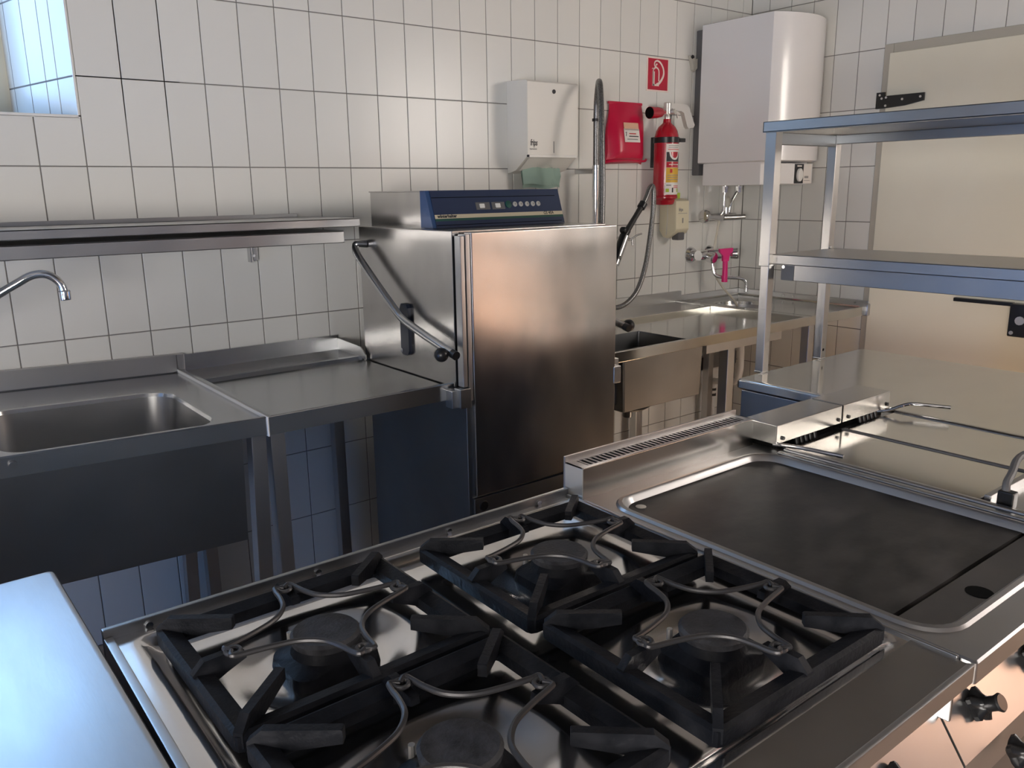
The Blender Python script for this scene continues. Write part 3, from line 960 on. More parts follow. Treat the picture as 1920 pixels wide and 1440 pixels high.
part('sticker_top', MB().obox(LC + LU * .040, (1, 0, 0), LU, LN, .047, .017, .0012), 'label_peach', t)
for du, dv, wd_, m_ in ((.004, .008, .026, 'ink_red'), (.010, -.004, .036, 'ink'), (0, -.017, .040, 'ink_grey')):
    part('print', MB().obox(LC + Vector((du, 0, 0)) + LU * dv + LN * .0012, (1, 0, 0), LU, LN, wd_ * .85, .0022, .0005), m_, lb)
part('print', MB().tube([LC + Vector((-.042, 0, 0)) + LU * .012 + LN * .001, LC + Vector((-.034, 0, 0)) + LU * .016 + LN * .001, LC + Vector((-.040, 0, 0)) - LU * .004 + LN * .001], .0018, 6), 'ink', lb)

# fire extinguisher
ex, ey = 2.607, -.082
t = thing('fire_extinguisher', 'red fire extinguisher with pale lever head on the wall', 'extinguisher', (ex, ey, 1.375))
part('cylinder', MB().lathe([(.036, 1.376), (.042, 1.379), (.048, 1.398), (.060, 1.408), (.060, 1.415), (.0565, 1.418), (.0575, 1.425), (.0575, 1.665), (.056, 1.690), (.050, 1.714),
                             (.040, 1.732), (.026, 1.745), (.0185, 1.752), (.0175, 1.768)], (ex, ey, 0), (0, 0, 1), 32), 'red', t)
part('valve', MB().lathe([(.014, 1.765), (.016, 1.775), (.012, 1.79), (.019, 1.792), (.019, 1.838), (.015, 1.842)], (ex, ey, 0), (0, 0, 1), 18)
     .cyl((ex, ey, 1.80), (ex + .012, ey - .028, 1.80), .012, 14), 'alu', t)
hn = MB().lathe([(.010, 0), (.013, .015), (.022, .03), (.026, .06), (.027, .105), (.024, .105), (.022, .06), (.010, .02)], (ex - .022, ey - .004, 1.797), (-1, -.02, -.06), 22, True, True)
ho = part('horn', hn, 'red', t, 'red discharge horn')
hv = Vector((-1, -.02, -.06)).normalized()
part('horn_mouth', MB().cyl(Vector((ex - .022, ey - .004, 1.797)) + hv * .1045, Vector((ex - .022, ey - .004, 1.797)) + hv * .106, .0258, 20), 'black_matt', ho)
hd = MB()
hd.prism([(.0, 1.818), (.0, 1.840), (.105, 1.836), (.120, 1.824), (.158, 1.746), (.152, 1.734), (.120, 1.728), (.110, 1.738), (.086, 1.798), (.07, 1.806), (.05, 1.806)],
         (1, -.10, 0), (0, 0, 1), (.1, 1, 0), (ex + .008, ey - .012, 0), .024)
part('lever', hd, 'alu', t, 'pale cast lever handle')
part('trigger', MB().tube([(ex + .03, ey, 1.808), (ex + .05, ey, 1.806), (ex + .066, ey, 1.795), (ex + .075, ey, 1.776)], .004, 8, True, 3), 'alu', t)
part('gauge_ring', MB().lathe([(.013, 0), (.013, .006), (.009, .006), (.008, .003)], (ex + .018, ey - .028, 1.80), (.2, -1, 0), 18), 'alu', t)
part('clip_wire', MB().tube([(ex + .05, ey + .02, 1.79), (ex + .052, ey + .03, 1.74), (ex + .052, ey + .05, 1.69)], .003, 6), 'wire', t)
part('strap', MB().lathe([(.0585, 1.660), (.0605, 1.661), (.0605, 1.685), (.0575, 1.686)], (ex, ey, 0), (0, 0, 1), 28, False, False)
     .box(ex + .045, ex + .085, ey - .045, ey - .030, 1.664, 1.682, .003), 'black', t)
part('wall_bracket', MB().box(ex - .02, ex + .02, -.03, -.001, 1.55, 1.69, .002), 'black', t)


def wrap(z0, z1, a0, a1, r, mat, nm='label_panel'):
    mb = MB()
    n = 12
    lo, hi = [], []
    for k in range(n + 1):
        a = math.radians(a0 + (a1 - a0) * k / n)
        lo.append((ex + r * math.cos(a), ey + r * math.sin(a), z0))
        hi.append((ex + r * math.cos(a), ey + r * math.sin(a), z1))
    mb.quadstrip(lo, hi)
    return part(nm, mb, mat, t)


R_ = .0579
wrap(1.424, 1.655, 222, 312, R_, 'label_white')
wrap(1.575, 1.618, 224, 308, R_ + .0003, 'ink')
wrap(1.548, 1.574, 224, 308, R_ + .0003, 'red')
wrap(1.480, 1.547, 224, 308, R_ + .0003, 'label_yellow')
wrap(1.432, 1.474, 219, 313, R_ + .0005, 'label_white')
em = MB()
for k in range(1):
    lo, hi = [], []
    for i in range(15):
        u = -1 + 2 * i / 14
        a = math.radians(266 + u * 30)
        lo.append((ex + (R_ + .0006) * math.cos(a), ey + (R_ + .0006) * math.sin(a), 1.618 - .036 * math.sqrt(max(0, 1 - u * u))))
        hi.append((ex + (R_ + .0006) * math.cos(a), ey + (R_ + .0006) * math.sin(a), 1.619))
    em.quadstrip(lo, hi)
part('label_emblem', em, 'label_white', t)
em = MB()
lo, hi = [], []
for i in range(15):
    u = -1 + 2 * i / 14
    a = math.radians(266 + u * 22)
    lo.append((ex + (R_ + .0009) * math.cos(a), ey + (R_ + .0009) * math.sin(a), 1.618 - .027 * math.sqrt(max(0, 1 - u * u))))
    hi.append((ex + (R_ + .0009) * math.cos(a), ey + (R_ + .0009) * math.sin(a), 1.6185))
em.quadstrip(lo, hi)
part('label_emblem', em, 'red', t)
for z, a0, a1, m_ in ((1.645, 232, 300, 'ink_grey'), (1.637, 232, 290, 'ink_grey'), (1.628, 230, 300, 'ink_red'), (1.560, 236, 298, 'label_white'), (1.512, 230, 300, 'ink_grey'), (1.502, 230, 290, 'ink_grey'), (1.492, 230, 300, 'ink_grey'),
                      (1.462, 262, 306, 'ink_red'), (1.455, 262, 304, 'ink_red'), (1.466, 226, 250, 'ink')):
    wrap(z, z + .003, a0, a1, R_ + .0010, m_, 'label_print')
wrap(1.436, 1.452, 224, 240, R_ + .0010, 'lime', 'label_dot')
wrap(1.436, 1.452, 286, 302, R_ + .0010, 'lime', 'label_dot')
wrap(1.434, 1.456, 254, 262, R_ + .0010, 'ink', 'label_print')
wrap(1.524, 1.541, 242, 254, R_ + .0010, 'ink_red', 'label_print')

# soap dispenser
t = thing('soap_dispenser', 'cream wall soap dispenser below the extinguisher', 'dispenser', (2.715, -0.002, 1.21))
body = MB()
prof = [(-.002, 1.405), (-.080, 1.403), (-.100, 1.392), (-.104, 1.26), (-.092, 1.240), (-.050, 1.215), (-.030, 1.218), (-.002, 1.250)]
xc = 2.716
for_ = []
for x, k in ((xc - .052, .90), (xc - .046, 1), (xc + .046, 1), (xc + .052, .90)):
    for_.append([(x, y * k if y < -.01 else y, 1.31 + (z - 1.31) * (.97 if k < 1 else 1)) for y, z in prof])
body.loft(for_, True, True)
part('body', body, 'cream', t)
part('side_seam', MB().tube([(xc - .0535, -.052, 1.40), (xc - .0535, -.054, 1.31), (xc - .0535, -.048, 1.23)], .002, 6), 'disp_white', t)
part('nozzle', MB().box(xc - .022, xc + .026, -.098, -.055, 1.205, 1.243, .006), 'grey_plastic', t)
part('level_window', MB().box(xc - .002, xc + .004, -.1055, -.1035, 1.288, 1.312), 'ink_grey', t)
text('logo', 'frips', .023, 'ink_grey', t, (xc - .030, -.1052, 1.345), (1, 0, 0), (0, 0, 1), sx=.75, bold=.0003)
part('print', MB().box(xc - .032, xc + .030, -.1052, -.1035, 1.333, 1.335), 'ink_grey', t)
part('tag', MB().box(xc - .008, xc + .016, -.070, -.066, 1.404, 1.432, .0015), 'lime', t, 'lime green tag')

# pre-rinse riser with arched hose behind the dish machine
t = thing('rinse_riser', 'tall chrome riser with arched hose behind the dish machine', 'rinse tap', (2.105, -0.13, 0.888))
part('riser_pipe', MB().cyl((2.105, -.13, .885), (2.105, -.13, 1.42), .0125, 16).cyl((2.105, -.13, 1.42), (2.105, -.13, 1.555), .0155, 16), 'chrome', t)
arch = [(2.105, -.13, 1.50), (2.102, -.132, 1.70), (2.096, -.14, 1.80), (2.075, -.168, 1.862), (2.045, -.205, 1.884), (2.012, -.245, 1.868), (1.985, -.278, 1.815), (1.964, -.305, 1.73),
        (1.950, -.325, 1.60), (1.940, -.34, 1.48), (1.928, -.352, 1.36), (1.918, -.36, 1.24), (1.93, -.36, 1.12)]
part('spring_hose', MB().tube(arch, .0125, 14, True, 6), 'hose', t)
part('hose_clip', MB().lathe([(.0175, 0), (.0175, .012)], (2.100, -.134, 1.735), (0, 0, 1), 16), 'black', t)
part('wall_clip', MB().box(2.098, 2.112, -.12, -.001, 1.52, 1.54, .002), 'chrome_dull', t)
part('base_flange', MB().lathe([(.03, 0), (.03, .012), (.018, .03)], (2.105, -.13, .887)), 'chrome', t)

# rinse spray gun hung on its hook
t = thing('spray_gun', 'black gripped rinse spray gun with looping hose', 'spray gun', (2.10, -0.33, 1.25))
g0, g1 = Vector((2.078, -.35, 1.285)), Vector((2.168, -.35, 1.388))
part('grip', MB().tube([g0, g0.lerp(g1, .5), g1], [.013, .0115, .012], 14), 'rubber', t)
part('ferrule', MB().tube([g1 - (g1 - g0) * .12, g1 + (g1 - g0) * .06], .0175, 16), 'black', t)
part('spray_hose', MB().tube([g1, (2.190, -.35, 1.42), (2.212, -.347, 1.455), (2.232, -.345, 1.462), (2.240, -.345, 1.430), (2.238, -.345, 1.36), (2.222, -.346, 1.25), (2.195, -.348, 1.13),
                              (2.150, -.35, 1.035), (2.09, -.352, .985), (2.02, -.355, .968), (1.93, -.36, .985)], .0105, 12, True, 6), 'hose', t)
part('head', MB().tube([g0, (2.055, -.352, 1.262), (2.025, -.356, 1.212), (2.005, -.36, 1.17)], [.016, .018, .017, .02], 14).sphere((2.052, -.352, 1.287), .016, 12), 'black', t)
part('nozzle', MB().cyl((2.062, -.353, 1.262), (1.995, -.362, 1.150), .0185, 16), 'chrome_dull', t)
part('trigger', MB().tube([(2.07, -.35, 1.255), (2.085, -.352, 1.245), (2.105, -.352, 1.25), (2.135, -.35, 1.262), (2.165, -.35, 1.268)], .004, 8, True, 3), 'chrome_dull', t)
part('hook', MB().tube([(2.105, -.30, 1.25), (2.105, -.352, 1.246), (2.106, -.356, 1.222)], .005, 8), 'chrome_dull', t)
part('hook_arm', MB().tube([(2.105, -.30, 1.25), (2.105, -.14, 1.25)], .006, 8), 'chrome_dull', t)

# little wall fitting by the boiler
t = thing('pipe_clip', 'small beige fitting on the wall left of the boiler', 'wall fitting', (2.855, -0.002, 2.03))
part('clip_body', MB().prism([(2.835, 2.075), (2.862, 2.058), (2.884, 2.064), (2.884, 2.02), (2.868, 2.005), (2.858, 2.012), (2.848, 2.045)], (1, 0, 0), (0, 0, 1), (0, -1, 0), (0, -.001, 0), .02), 'beige', t)
part('clip_screw', MB().cyl((2.842, -.02, 2.066), (2.842, -.028, 2.070), .008, 10), 'black', t)

# boiler
t = thing('water_boiler', 'white wall boiler with curved front in the corner', 'boiler', (3.09, -0.002, 1.45))
bz0, bz1 = 1.574, 2.213


def boiler_loop(z, ins=0.0):
    xa, xb, yb = 2.884 + ins, 3.300 - ins, -.045
    pts = [(xa, yb, z)]
    pts.append((xa, -.42, z))
    pts.append((xa + .002, -.440 + ins, z))
    n = 18
    for k in range(n + 1):
        u = k / n
        x = xa + .012 + (xb - .012 - xa - .012) * u
        pts.append((x, -.448 - .062 * math.sin(PI * u) ** .85 + ins, z))
    pts.append((xb - .002, -.440 + ins, z))
    pts.append((xb, -.42, z))
    pts.append((xb, yb, z))
    return pts


part('casing', MB().loft([boiler_loop(bz0 - .006, .010), boiler_loop(bz0, 0), boiler_loop(bz1 - .004, 0), boiler_loop(bz1, .010)], True, True), 'white_enamel', t)
part('back_plate', MB().box(2.892, 3.295, -.045, -.002, bz0 - .06, bz1 - .02, .004), 'grey_plastic', t)
part('underbody', MB().box(2.905, 3.285, -.40, -.06, 1.462, bz0 - .004, .006), 'white_enamel', t)
cp = part('control_panel', MB().box(2.955, 3.225, -.468, -.40, 1.466, 1.560, .003), 'white_enamel', t, 'white control strip with dial')
part('dial_plate', MB().box(3.075, 3.145, -.471, -.467, 1.468, 1.557), 'black', cp)
dl = MB().lathe([(.027, 0), (.027, .010), (.022, .014)], (3.108, -.471, 1.507), (0, -1, 0), 24)
part('dial', MB().add([(3.108 + (p[0] - 3.108) * .72, p[1], 1.507 + (p[2] - 1.507) * 1.12) for p in dl.v], dl.f), 'white_plastic', cp)
part('maker_plate', MB().box(3.092, 3.128, -.4722, -.4705, 1.545, 1.551), 'label_white', cp)
st = part('sticker', MB().box(3.150, 3.212, -.4695, -.4675, 1.468, 1.557), 'label_white', cp)
part('print', MB().box(3.158, 3.190, -.4702, -.469, 1.492, 1.502), 'ink_grey', st)
part('print', MB().box(3.155, 3.203, -.4702, -.469, 1.480, 1.482), 'ink_grey', st)

# boiler valve set
t = thing('boiler_valve', 'chrome boiler valve with two pipes under the boiler', 'valve', (3.06, -0.01, 1.30))
vz = 1.308
part('wall_flange', MB().lathe([(.028, 0), (.030, .006), (.022, .018)], (2.985, -.001, vz), (0, -1, 0), 20), 'chrome', t)
part('handwheel', MB().lathe([(.014, 0), (.032, .005), (.034, .020), (.029, .032), (.014, .037)], (2.948, -.062, vz + .004), (-1, 0, .0), 14), 'chrome', t)
part('valve_body', MB().tube([(2.945, -.06, vz), (3.00, -.06, vz), (3.06, -.062, vz - .004), (3.12, -.066, vz), (3.165, -.07, vz + .002)], [.013, .016, .021, .019, .015], 14, True, 3)
     .cyl((2.985, -.001, vz), (2.985, -.062, vz), .012).cyl((3.10, -.066, vz), (3.10, -.066, vz + .05), .013), 'chrome', t)
part('valve_cap', MB().lathe([(.017, 0), (.019, .01), (.019, .045), (.012, .055), (.006, .058)], (3.10, -.066, vz + .045), (0, 0, 1), 16), 'beige', t)
part('handle', MB().tube([(3.07, -.075, vz - .006), (3.12, -.10, vz - .006), (3.175, -.125, vz - .004)], .014, 14), 'chrome_dull', t)
part('pipe', MB().tube([(3.022, -.062, vz), (3.05, -.07, vz + .01), (3.066, -.075, vz + .04), (3.067, -.075, 1.40), (3.067, -.08, 1.464)], .009, 12, True, 5), 'chrome', t)
part('pipe', MB().tube([(3.125, -.066, vz + .02), (3.128, -.07, vz + .06), (3.150, -.078, vz + .105), (3.168, -.085, vz + .13), (3.170, -.085, 1.464)], .008, 12, True, 5), 'chrome', t)
for x, y in ((3.067, -.079), (3.170, -.085)):
    part('nut', MB().lathe([(.014, 0), (.014, .018), (.016, .019), (.016, .03)], (x, y, 1.428), (0, 0, 1), 6), 'chrome', t)
part('drain_hose', MB().tube([(3.052, -.062, vz - .012), (3.045, -.06, 1.25), (3.032, -.058, 1.18), (3.025, -.055, 1.10), (3.022, -.07, 1.02), (3.03, -.12, .95), (3.028, -.19, .895), (3.022, -.23, .85)], .0055, 10, True, 6), 'hose_clear', t, 'thin pale drain hose')

# wall mixer over the corner basin
t = thing('wall_mixer', 'chrome two handle wall mixer over the corner basin', 'tap', (3.03, -0.01, 1.11))
mz = 1.118
for x in (2.905, 3.055):
    part('rosette', MB().lathe([(.042, 0), (.042, .005), (.032, .022), (.016, .026)], (x, -.001, mz), (0, -1, 0), 22), 'chrome', t)
    part('union', MB().cyl((x, -.015, mz), (x, -.07, mz), .014, 12), 'chrome', t)
part('mixer_body', MB().tube([(2.885, -.07, mz), (2.93, -.07, mz), (3.06, -.07, mz), (3.095, -.07, mz)], [.026, .027, .027, .026], 18), 'chrome', t)
part('knob', MB().lathe([(.022, 0), (.029, .006), (.030, .040), (.026, .046)], (3.115, -.090, mz), (.55, -.83, 0), 18), 'chrome', t)
part('knob', MB().lathe([(.022, 0), (.028, .006), (.029, .036), (.024, .042)], (2.945, -.085, mz - .006), (.1, -1, -.2), 18), 'chrome', t)
part('top_plate', MB().obox((3.03, -.085, mz + .026), (1, 0, 0), (0, 1, 0), (0, 0, 1), .085, .014, .003, .002), 'chrome', t)
part('spout', MB().tube([(2.985, -.08, mz - .015), (2.985, -.085, 1.06), (2.988, -.095, 1.022), (3.005, -.115, 1.006), (3.04, -.15, 1.002), (3.075, -.19, .999), (3.094, -.21, .985),
                         (3.099, -.215, .955), (3.099, -.215, .930)], .0095, 12, True, 5), 'chrome', t)

# pink squeegee hung on the mixer
t = thing('squeegee', 'bright pink plastic handle hanging on the corner tap', 'squeegee', (3.01, -0.12, 1.0))
pk = MB()
pk.prism([(-.036, .004), (.036, .008), (.036, -.010), (.020, -.022), (.015, -.058), (-.015, -.058), (-.017, -.030), (-.034, -.012)], (.9, -.43, 0), (0, 0, 1), (.43, .9, 0), (3.002, -.155, 1.146), .020)
part('head', pk, 'pink', t)
part('handle', MB().tube([(3.006, -.146, 1.095), (3.008, -.146, 1.05), (3.008, -.146, .982)], [.0135, .0135, .0155], 14), 'pink', t)

# ------------------------------------------------------------------ side table with overshelf
t = thing('work_table', 'steel work table carrying the tall overshelf', 'work table', (1.93, -1.85, 0))
wx0, wx1, wy0, wy1 = 1.578, 2.290, -2.46, -1.298
nose = []
for z, ins in ((.862, .004), (.866, 0), (.885, 0), (.8915, .004), (.8935, .012)):
    nose.append(rrect(wx0 + ins, wx1 - ins, wy0 + ins, wy1 - ins, .012, z, 4))
part('worktop', MB().loft(nose, True, True), 'steel_mirror', t)
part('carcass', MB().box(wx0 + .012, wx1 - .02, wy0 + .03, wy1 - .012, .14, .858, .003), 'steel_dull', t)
for x in (wx0 + .06, wx1 - .08):
    for y in (wy0 + .08, wy1 - .07):
        part('foot', MB().cyl((x, y, 0), (x, y, .15), .022, 14), 'chrome_dull', t)
part('drawer_front', MB().box(wx0 + .05, wx1 - .05, wy0 + .018, wy0 + .034, .62, .84, .003), 'steel', t)

t = thing('overshelf', 'two tier steel overshelf standing on the work table', 'shelf rack', (1.86, -1.83, .8935))
px0, px1, py0, py1 = 1.702, 2.022, -2.36, -1.300
hs = .0145
for x in (px0, px1):
    for y in (py0, py1):
        part('post', MB().box(x - hs, x + hs, y - hs, y + hs, .894, 1.612, .002), 'steel_shelf', t)
        part('post_foot', MB().box(x - hs - .001, x + hs + .001, y - hs - .001, y + hs + .001, .8936, .899, .001), 'chrome_dull', t)


def shelf_tray(nm, xa, xb, ya, yb, za, zb):
    mb = MB().box(xa, xb, ya, yb, zb - .003, zb, .001)
    mb.box(xa, xa + .004, ya, yb, za, zb, .001).box(xb - .004, xb, ya, yb, za, zb, .001)
    mb.box(xa, xb, ya, ya + .004, za, zb, .001).box(xa, xb, yb - .004, yb, za, zb, .001)
    mb.box(xa, xa + .02, ya, yb, za, za + .003).box(xb - .02, xb, ya, yb, za, za + .003)
    return part(nm, mb, 'steel_shelf', t)


shelf_tray('shelf', px0 - .027, px1 + .026, py0 - .03, py1 + .024, 1.609, 1.639)
part('cross_rail', MB().box(px0 + hs, px1 - hs, py1 - .012, py1 + .012, 1.575, 1.609, .002), 'steel_dull', t)
part('cross_rail', MB().box(px1 - hs, px1 + hs, py0, py1, 1.582, 1.609, .002), 'steel_dull', t)
shelf_tray('shelf', px0 - .0, px1 + .026, py0 - .03, py1 - .010, 1.228, 1.258)
part('sleeve', MB().box(px0 - .020, px0 + .012, py1 - .018, py1 + .018, 1.222, 1.612, .002), 'steel_shelf', t)
part('beam', MB().box(1.732, 1.80, -2.36, -1.372, 1.180, 1.228, .002), 'steel_shelf', t)
part('beam_dark_end', MB().box(1.731, 1.80, -1.372, -1.328, 1.180, 1.228, .002), 'grey_plastic', t)  # darker short stretch at the far end of the beam
part('bolt', MB().cyl((1.731, -1.338, 1.220), (1.727, -1.338, 1.220), .005, 10), 'chrome', t)
part('bolt', MB().cyl((px1 - .01, py1 - hs, 1.262), (px1 - .01, py1 - hs - .004, 1.262), .005, 10), 'chrome', t)
part('hole', MB().cyl((px1 - .002, py1 - hs + .001, .925), (px1 - .002, py1 - hs - .0006, .925), .005, 10), 'black_matt', t)

# ------------------------------------------------------------------ gas range with four burners
RX_0, RX_1, RY0, RY1 = -.272, .5445, -2.428, -1.680
t = thing('gas_range', 'four burner steel gas range in the foreground', 'range', (.136, -2.05, 0))
part('carcass', MB().box(RX_0 + .004, RX_1 - .002, -2.36, RY1 - .003, .12, .84, .003), 'steel_dull', t)
part('back_panel', MB().box(RX_0 + .004, RX_1 - .002, RY1 - .003, RY1 + .002, .12, .80, .001), 'galvanised', t)
# stamped top: flat rim, sunken pan with four dishes
GC = [(-.050, -1.877), (.338, -1.893), (-.042, -2.172), (.343, -2.188)]
px_0, px_1, py_0, py_1 = -.232, .520, -2.335, -1.716
nx, ny = 96, 84
gv, gf = [], []


def sst(a, b, x):
    q = min(1, max(0, (x - a) / (b - a)))
    return q * q * (3 - 2 * q)


for j in range(ny + 1):
    for i in range(nx + 1):
        x = RX_0 + .012 + (RX_1 - .006 - RX_0 - .012) * i / nx
        y = RY0 + .008 + (RY1 - .010 - RY0 - .008) * j / ny
        d = min(x - px_0, px_1 - x, y - py_0, py_1 - y)
        z = .889 - .016 * sst(-.006, .020, d)
        for gx, gy in GC:
            q = math.hypot((x - gx) / 1.05, (y - gy) / .92)
            z -= .012 * (1 - sst(.075, .130, q))
        gv.append((x, y, z))
for j in range(ny):
    for i in range(nx):
        a = j * (nx + 1) + i
        gf.append((a, a + 1, a + nx + 2, a + nx + 1))
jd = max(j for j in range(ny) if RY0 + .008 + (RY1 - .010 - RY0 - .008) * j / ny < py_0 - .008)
part('hob_deck', MB().add(gv, [q for k, q in enumerate(gf) if k < jd * nx]), 'steel_shelf', t, 'plain steel front ledge with a dim reflection painted in', 60)  # front strip split off, its dim reflection put into a darker steel
part('hob_top', MB().add(gv, [q for k, q in enumerate(gf) if k >= jd * nx]), 'steel_pan', t, 'stamped shiny hob top', 60)
part('back_rim', MB().box(RX_0, RX_1, RY1 - .010, RY1, .80, .9035, .002), 'steel_dull', t)
part('side_rim', MB().box(RX_0, RX_0 + .012, RY0 + .005, RY1 - .010, .80, .893, .002), 'steel', t)
part('side_rim', MB().box(RX_1 - .0065, RX_1 - .0005, RY0 + .02, RY1 - .010, .80, .893, .002), 'steel', t)
part('front_apron', MB().box(RX_0, RX_1 - .002, RY0, RY0 + .010, .864, .8895, .003), 'steel', t)
for x in (-.215, .03, .27, .47):
    part('screw', MB().cyl((x, RY1 - .010, .893), (x, RY1 - .0135, .893), .005, 10), 'chrome', t)


def front_panel(par, xa, xb):
    mb = MB().prism([(-2.362, .864), (-2.366, .842), (-2.430, .747), (-2.430, .700), (-2.40, .700), (-2.34, .80), (-2.34, .864)], (0, 1, 0), (0, 0, 1), (1, 0, 0), (xa, 0, 0), xb - xa)
    o = part('control_panel', mb, 'steel', par, 'sloping control panel')
    part('fascia', MB().box(xa, xb, -2.426, -2.38, .12, .698, .003), 'steel_dull', par)
    return o


cpn = front_panel(t, RX_0, RX_1 - .003)
PN = Vector((0, -.8234, .5674))


def knob(par, x, z, s=1.0):
    y = -2.3895 - (.8048 - z) * .6891
    c = Vector((x, y, z))
    mb = MB()
    # five-lobed foot that tapers to a round spindle grip
    n = 30
    loops = []
    u = Vector((1, 0, 0))
    v = PN.cross(u)
    for h, r, amp in ((0, .020, .10), (.006, .024, .22), (.014, .024, .26), (.020, .017, .12), (.026, .0125, 0), (.040, .0125, 0), (.048, .0155, 0), (.051, .013, 0)):
        loops.append([c + PN * (h * s) + (u * math.cos(2 * PI * k / n) + v * math.sin(2 * PI * k / n)) * (r * s * (1 + amp * math.cos(5 * 2 * PI * k / n))) for k in range(n)])
    mb.loft(loops, True, True)
    kb = part('knob', mb, 'black', par)
    return kb


for x in (-.16, .03, .21, .405):
    knob(cpn, x, .780, .78)
for x in (-.2, .47):
    for y in (-2.3, -1.75):
        part('foot', MB().cyl((x, y, 0), (x, y, .13), .022, 14), 'chrome_dull', t)
# burners
for k, (gx, gy) in enumerate(GC):
    gx += .004
    bz = .861
    bm_ = MB()
    lps = [rrect(gx - .062, gx + .058, gy - .052, gy + .050, .020, bz - .002, 6), rrect(gx - .060, gx + .056, gy - .050, gy + .048, .022, bz + .014, 6)]
    lps.append([(gx + .046 * math.cos(math.radians(a)), gy + .046 * math.sin(math.radians(a)), bz + .022) for a in [q + 90 * s / 6 for q in (0, 90, 180, 270) for s in range(7)]])
    lps.append([(gx + .040 * math.cos(math.radians(a)), gy + .040 * math.sin(math.radians(a)), bz + .034) for a in [q + 90 * s / 6 for q in (0, 90, 180, 270) for s in range(7)]])
    bm_.loft(lps, True, True)
    bo = part('burner', bm_, 'iron', t, 'black gas burner')
    part('burner_cap', MB().lathe([(.037, bz + .033), (.044, bz + .035), (.045, bz + .043), (.041, bz + .047), (.020, bz + .0475), (.012, bz + .0465)], (gx, gy, 0), (0, 0, 1), 32), 'iron_cap', bo)
    part('igniter', MB().cyl((gx - .03, gy + .047, bz), (gx - .03, gy + .047, bz + .032), .004, 8), 'alu', bo)

# ---- cast pan supports, one over each burner
GA, GB = .1675, .144          # half sizes
GZ0, GZ1 = .8900, .9080


def blade(mb, o, d, prof, th):
    d = Vector((d[0], d[1], 0)).normalized()
    wv = Vector((-d.y, d.x, 0))
    mb.prism(prof, d, (0, 0, 1), wv, Vector((o[0], o[1], 0)) - wv * th / 2, th)


def make_grate(label):
    t = thing('pan_support', label, 'pan support', (0, 0, GZ0), 'cast iron pan supports')
    fr = MB()
    bw = .026
    # flat bars with a raised outer edge; mitred as one continuous ring
    oz = [rrect(-GA, GA, -GB, GB, .010, GZ0, 2), rrect(-GA, GA, -GB, GB, .010, GZ1, 2), rrect(-GA + .006, GA - .006, -GB + .006, GB - .006, .008, GZ1 + .003, 2),
          rrect(-GA + bw, GA - bw, -GB + bw, GB - bw, .004, GZ1 - .002, 2), rrect(-GA + bw, GA - bw, -GB + bw, GB - bw, .004, GZ0 + .001, 2), rrect(-GA, GA, -GB, GB, .010, GZ0, 2)]
    fr.loft(oz)
    part('frame', fr, 'iron', t)
    for sx_, sy_ in ((-1, 1), (1, 1), (1, -1), (-1, -1)):
        mb = MB()
        blade(mb, (sx_ * (GA - .004), sy_ * (GB - .004)), (-sx_, -sy_ * .86),
              [(0, GZ0 + .004), (0, GZ1 + .004), (.016, .9255), (.098, .9275), (.100, .9265), (.100, .9115), (.045, .902), (.02, GZ0 + .004)], .011)
        part('prong', mb, 'iron', t)
        part('foot', MB().cyl((sx_ * (GA - .012), sy_ * (GB - .012), GZ0 - .003), (sx_ * (GA - .012), sy_ * (GB - .012), GZ0 + .004), .007, 8), 'iron', t)
    for dx, dy in ((1, 0), (-1, 0), (0, 1), (0, -1)):
        mb = MB()
        ox, oy = dx * (GA - .002), dy * (GB - .002)
        blade(mb, (ox, oy), (-dx, -dy), [(0, GZ0 + .002), (0, GZ1 + .004), (.014, .9255), (.040, .9260), (.046, .9225), (.062, .9220), (.064, .9120), (.04, .902), (.02, GZ0 + .002)], .011)
        part('prong', mb, 'iron', t)
    return t


def make_trivet(label):
    t = thing('wire_trivet', label, 'trivet', (0, 0, .9235), 'bent wire trivets')
    zt = .9270
    for sx_, sy_ in ((-1, 1), (1, 1), (1, -1), (-1, -1)):
        p = [(0, GB - .040, zt), (sx_ * .010, GB - .034, zt + .001), (sx_ * .014, GB - .046, zt), (sx_ * .017, .080, zt), (sx_ * .026, .055, zt), (sx_ * .048, .034, zt), (sx_ * .080, .022, zt),
             (sx_ * (GA - .054), .014, zt), (sx_ * (GA - .044), .011, zt + .001), (sx_ * (GA - .048), 0, zt)]
        p = [(q[0], q[1] * sy_, q[2]) for q in p]
        part('wire', MB().tube(p, .0036, 8, True, 5), 'wire', t)
    for dx, dy in ((1, 0), (-1, 0), (0, 1), (0, -1)):
        c = Vector((dx * (GA - .050), dy * (GB - .042), zt))
        ring = [c + Vector((math.cos(a) * .0085, math.sin(a) * .0085, 0)) for a in [2 * PI * k / 10 for k in range(10)]]
        part('eye', MB().tube(ring, .003, 6, False, 2, True), 'wire', t)
    return t


GL = ['cast iron pan support at back left beside the shiny side table', 'cast iron pan support at back right next to griddle vent',
      'cast iron pan support at front left, cut by the picture bottom', 'cast iron pan support at front right near the control panel']
TL = ['bent wire trivet on the back left pan support', 'bent wire trivet on the back right pan support', 'bent wire trivet on the front left pan support', 'bent wire trivet on the front right pan support']
g0_, w0_ = make_grate(GL[0]), make_trivet(TL[0])
for k in range(4):
    g_ = g0_ if k == 0 else copy_tree(g0_)
    w_ = w0_ if k == 0 else copy_tree(w0_)
    g_['label'], w_['label'] = GL[k], TL[k]
    g_.location = (GC[k][0], GC[k][1], GZ0)
    w_.location = (GC[k][0], GC[k][1], .9235)
    rz = math.radians((0.6, -0.8, 0.5, -0.4)[k])
    g_.rotation_euler = (0, 0, rz)
    w_.rotation_euler = (0, 0, rz + math.radians((3, -2, 2, -3)[k]))

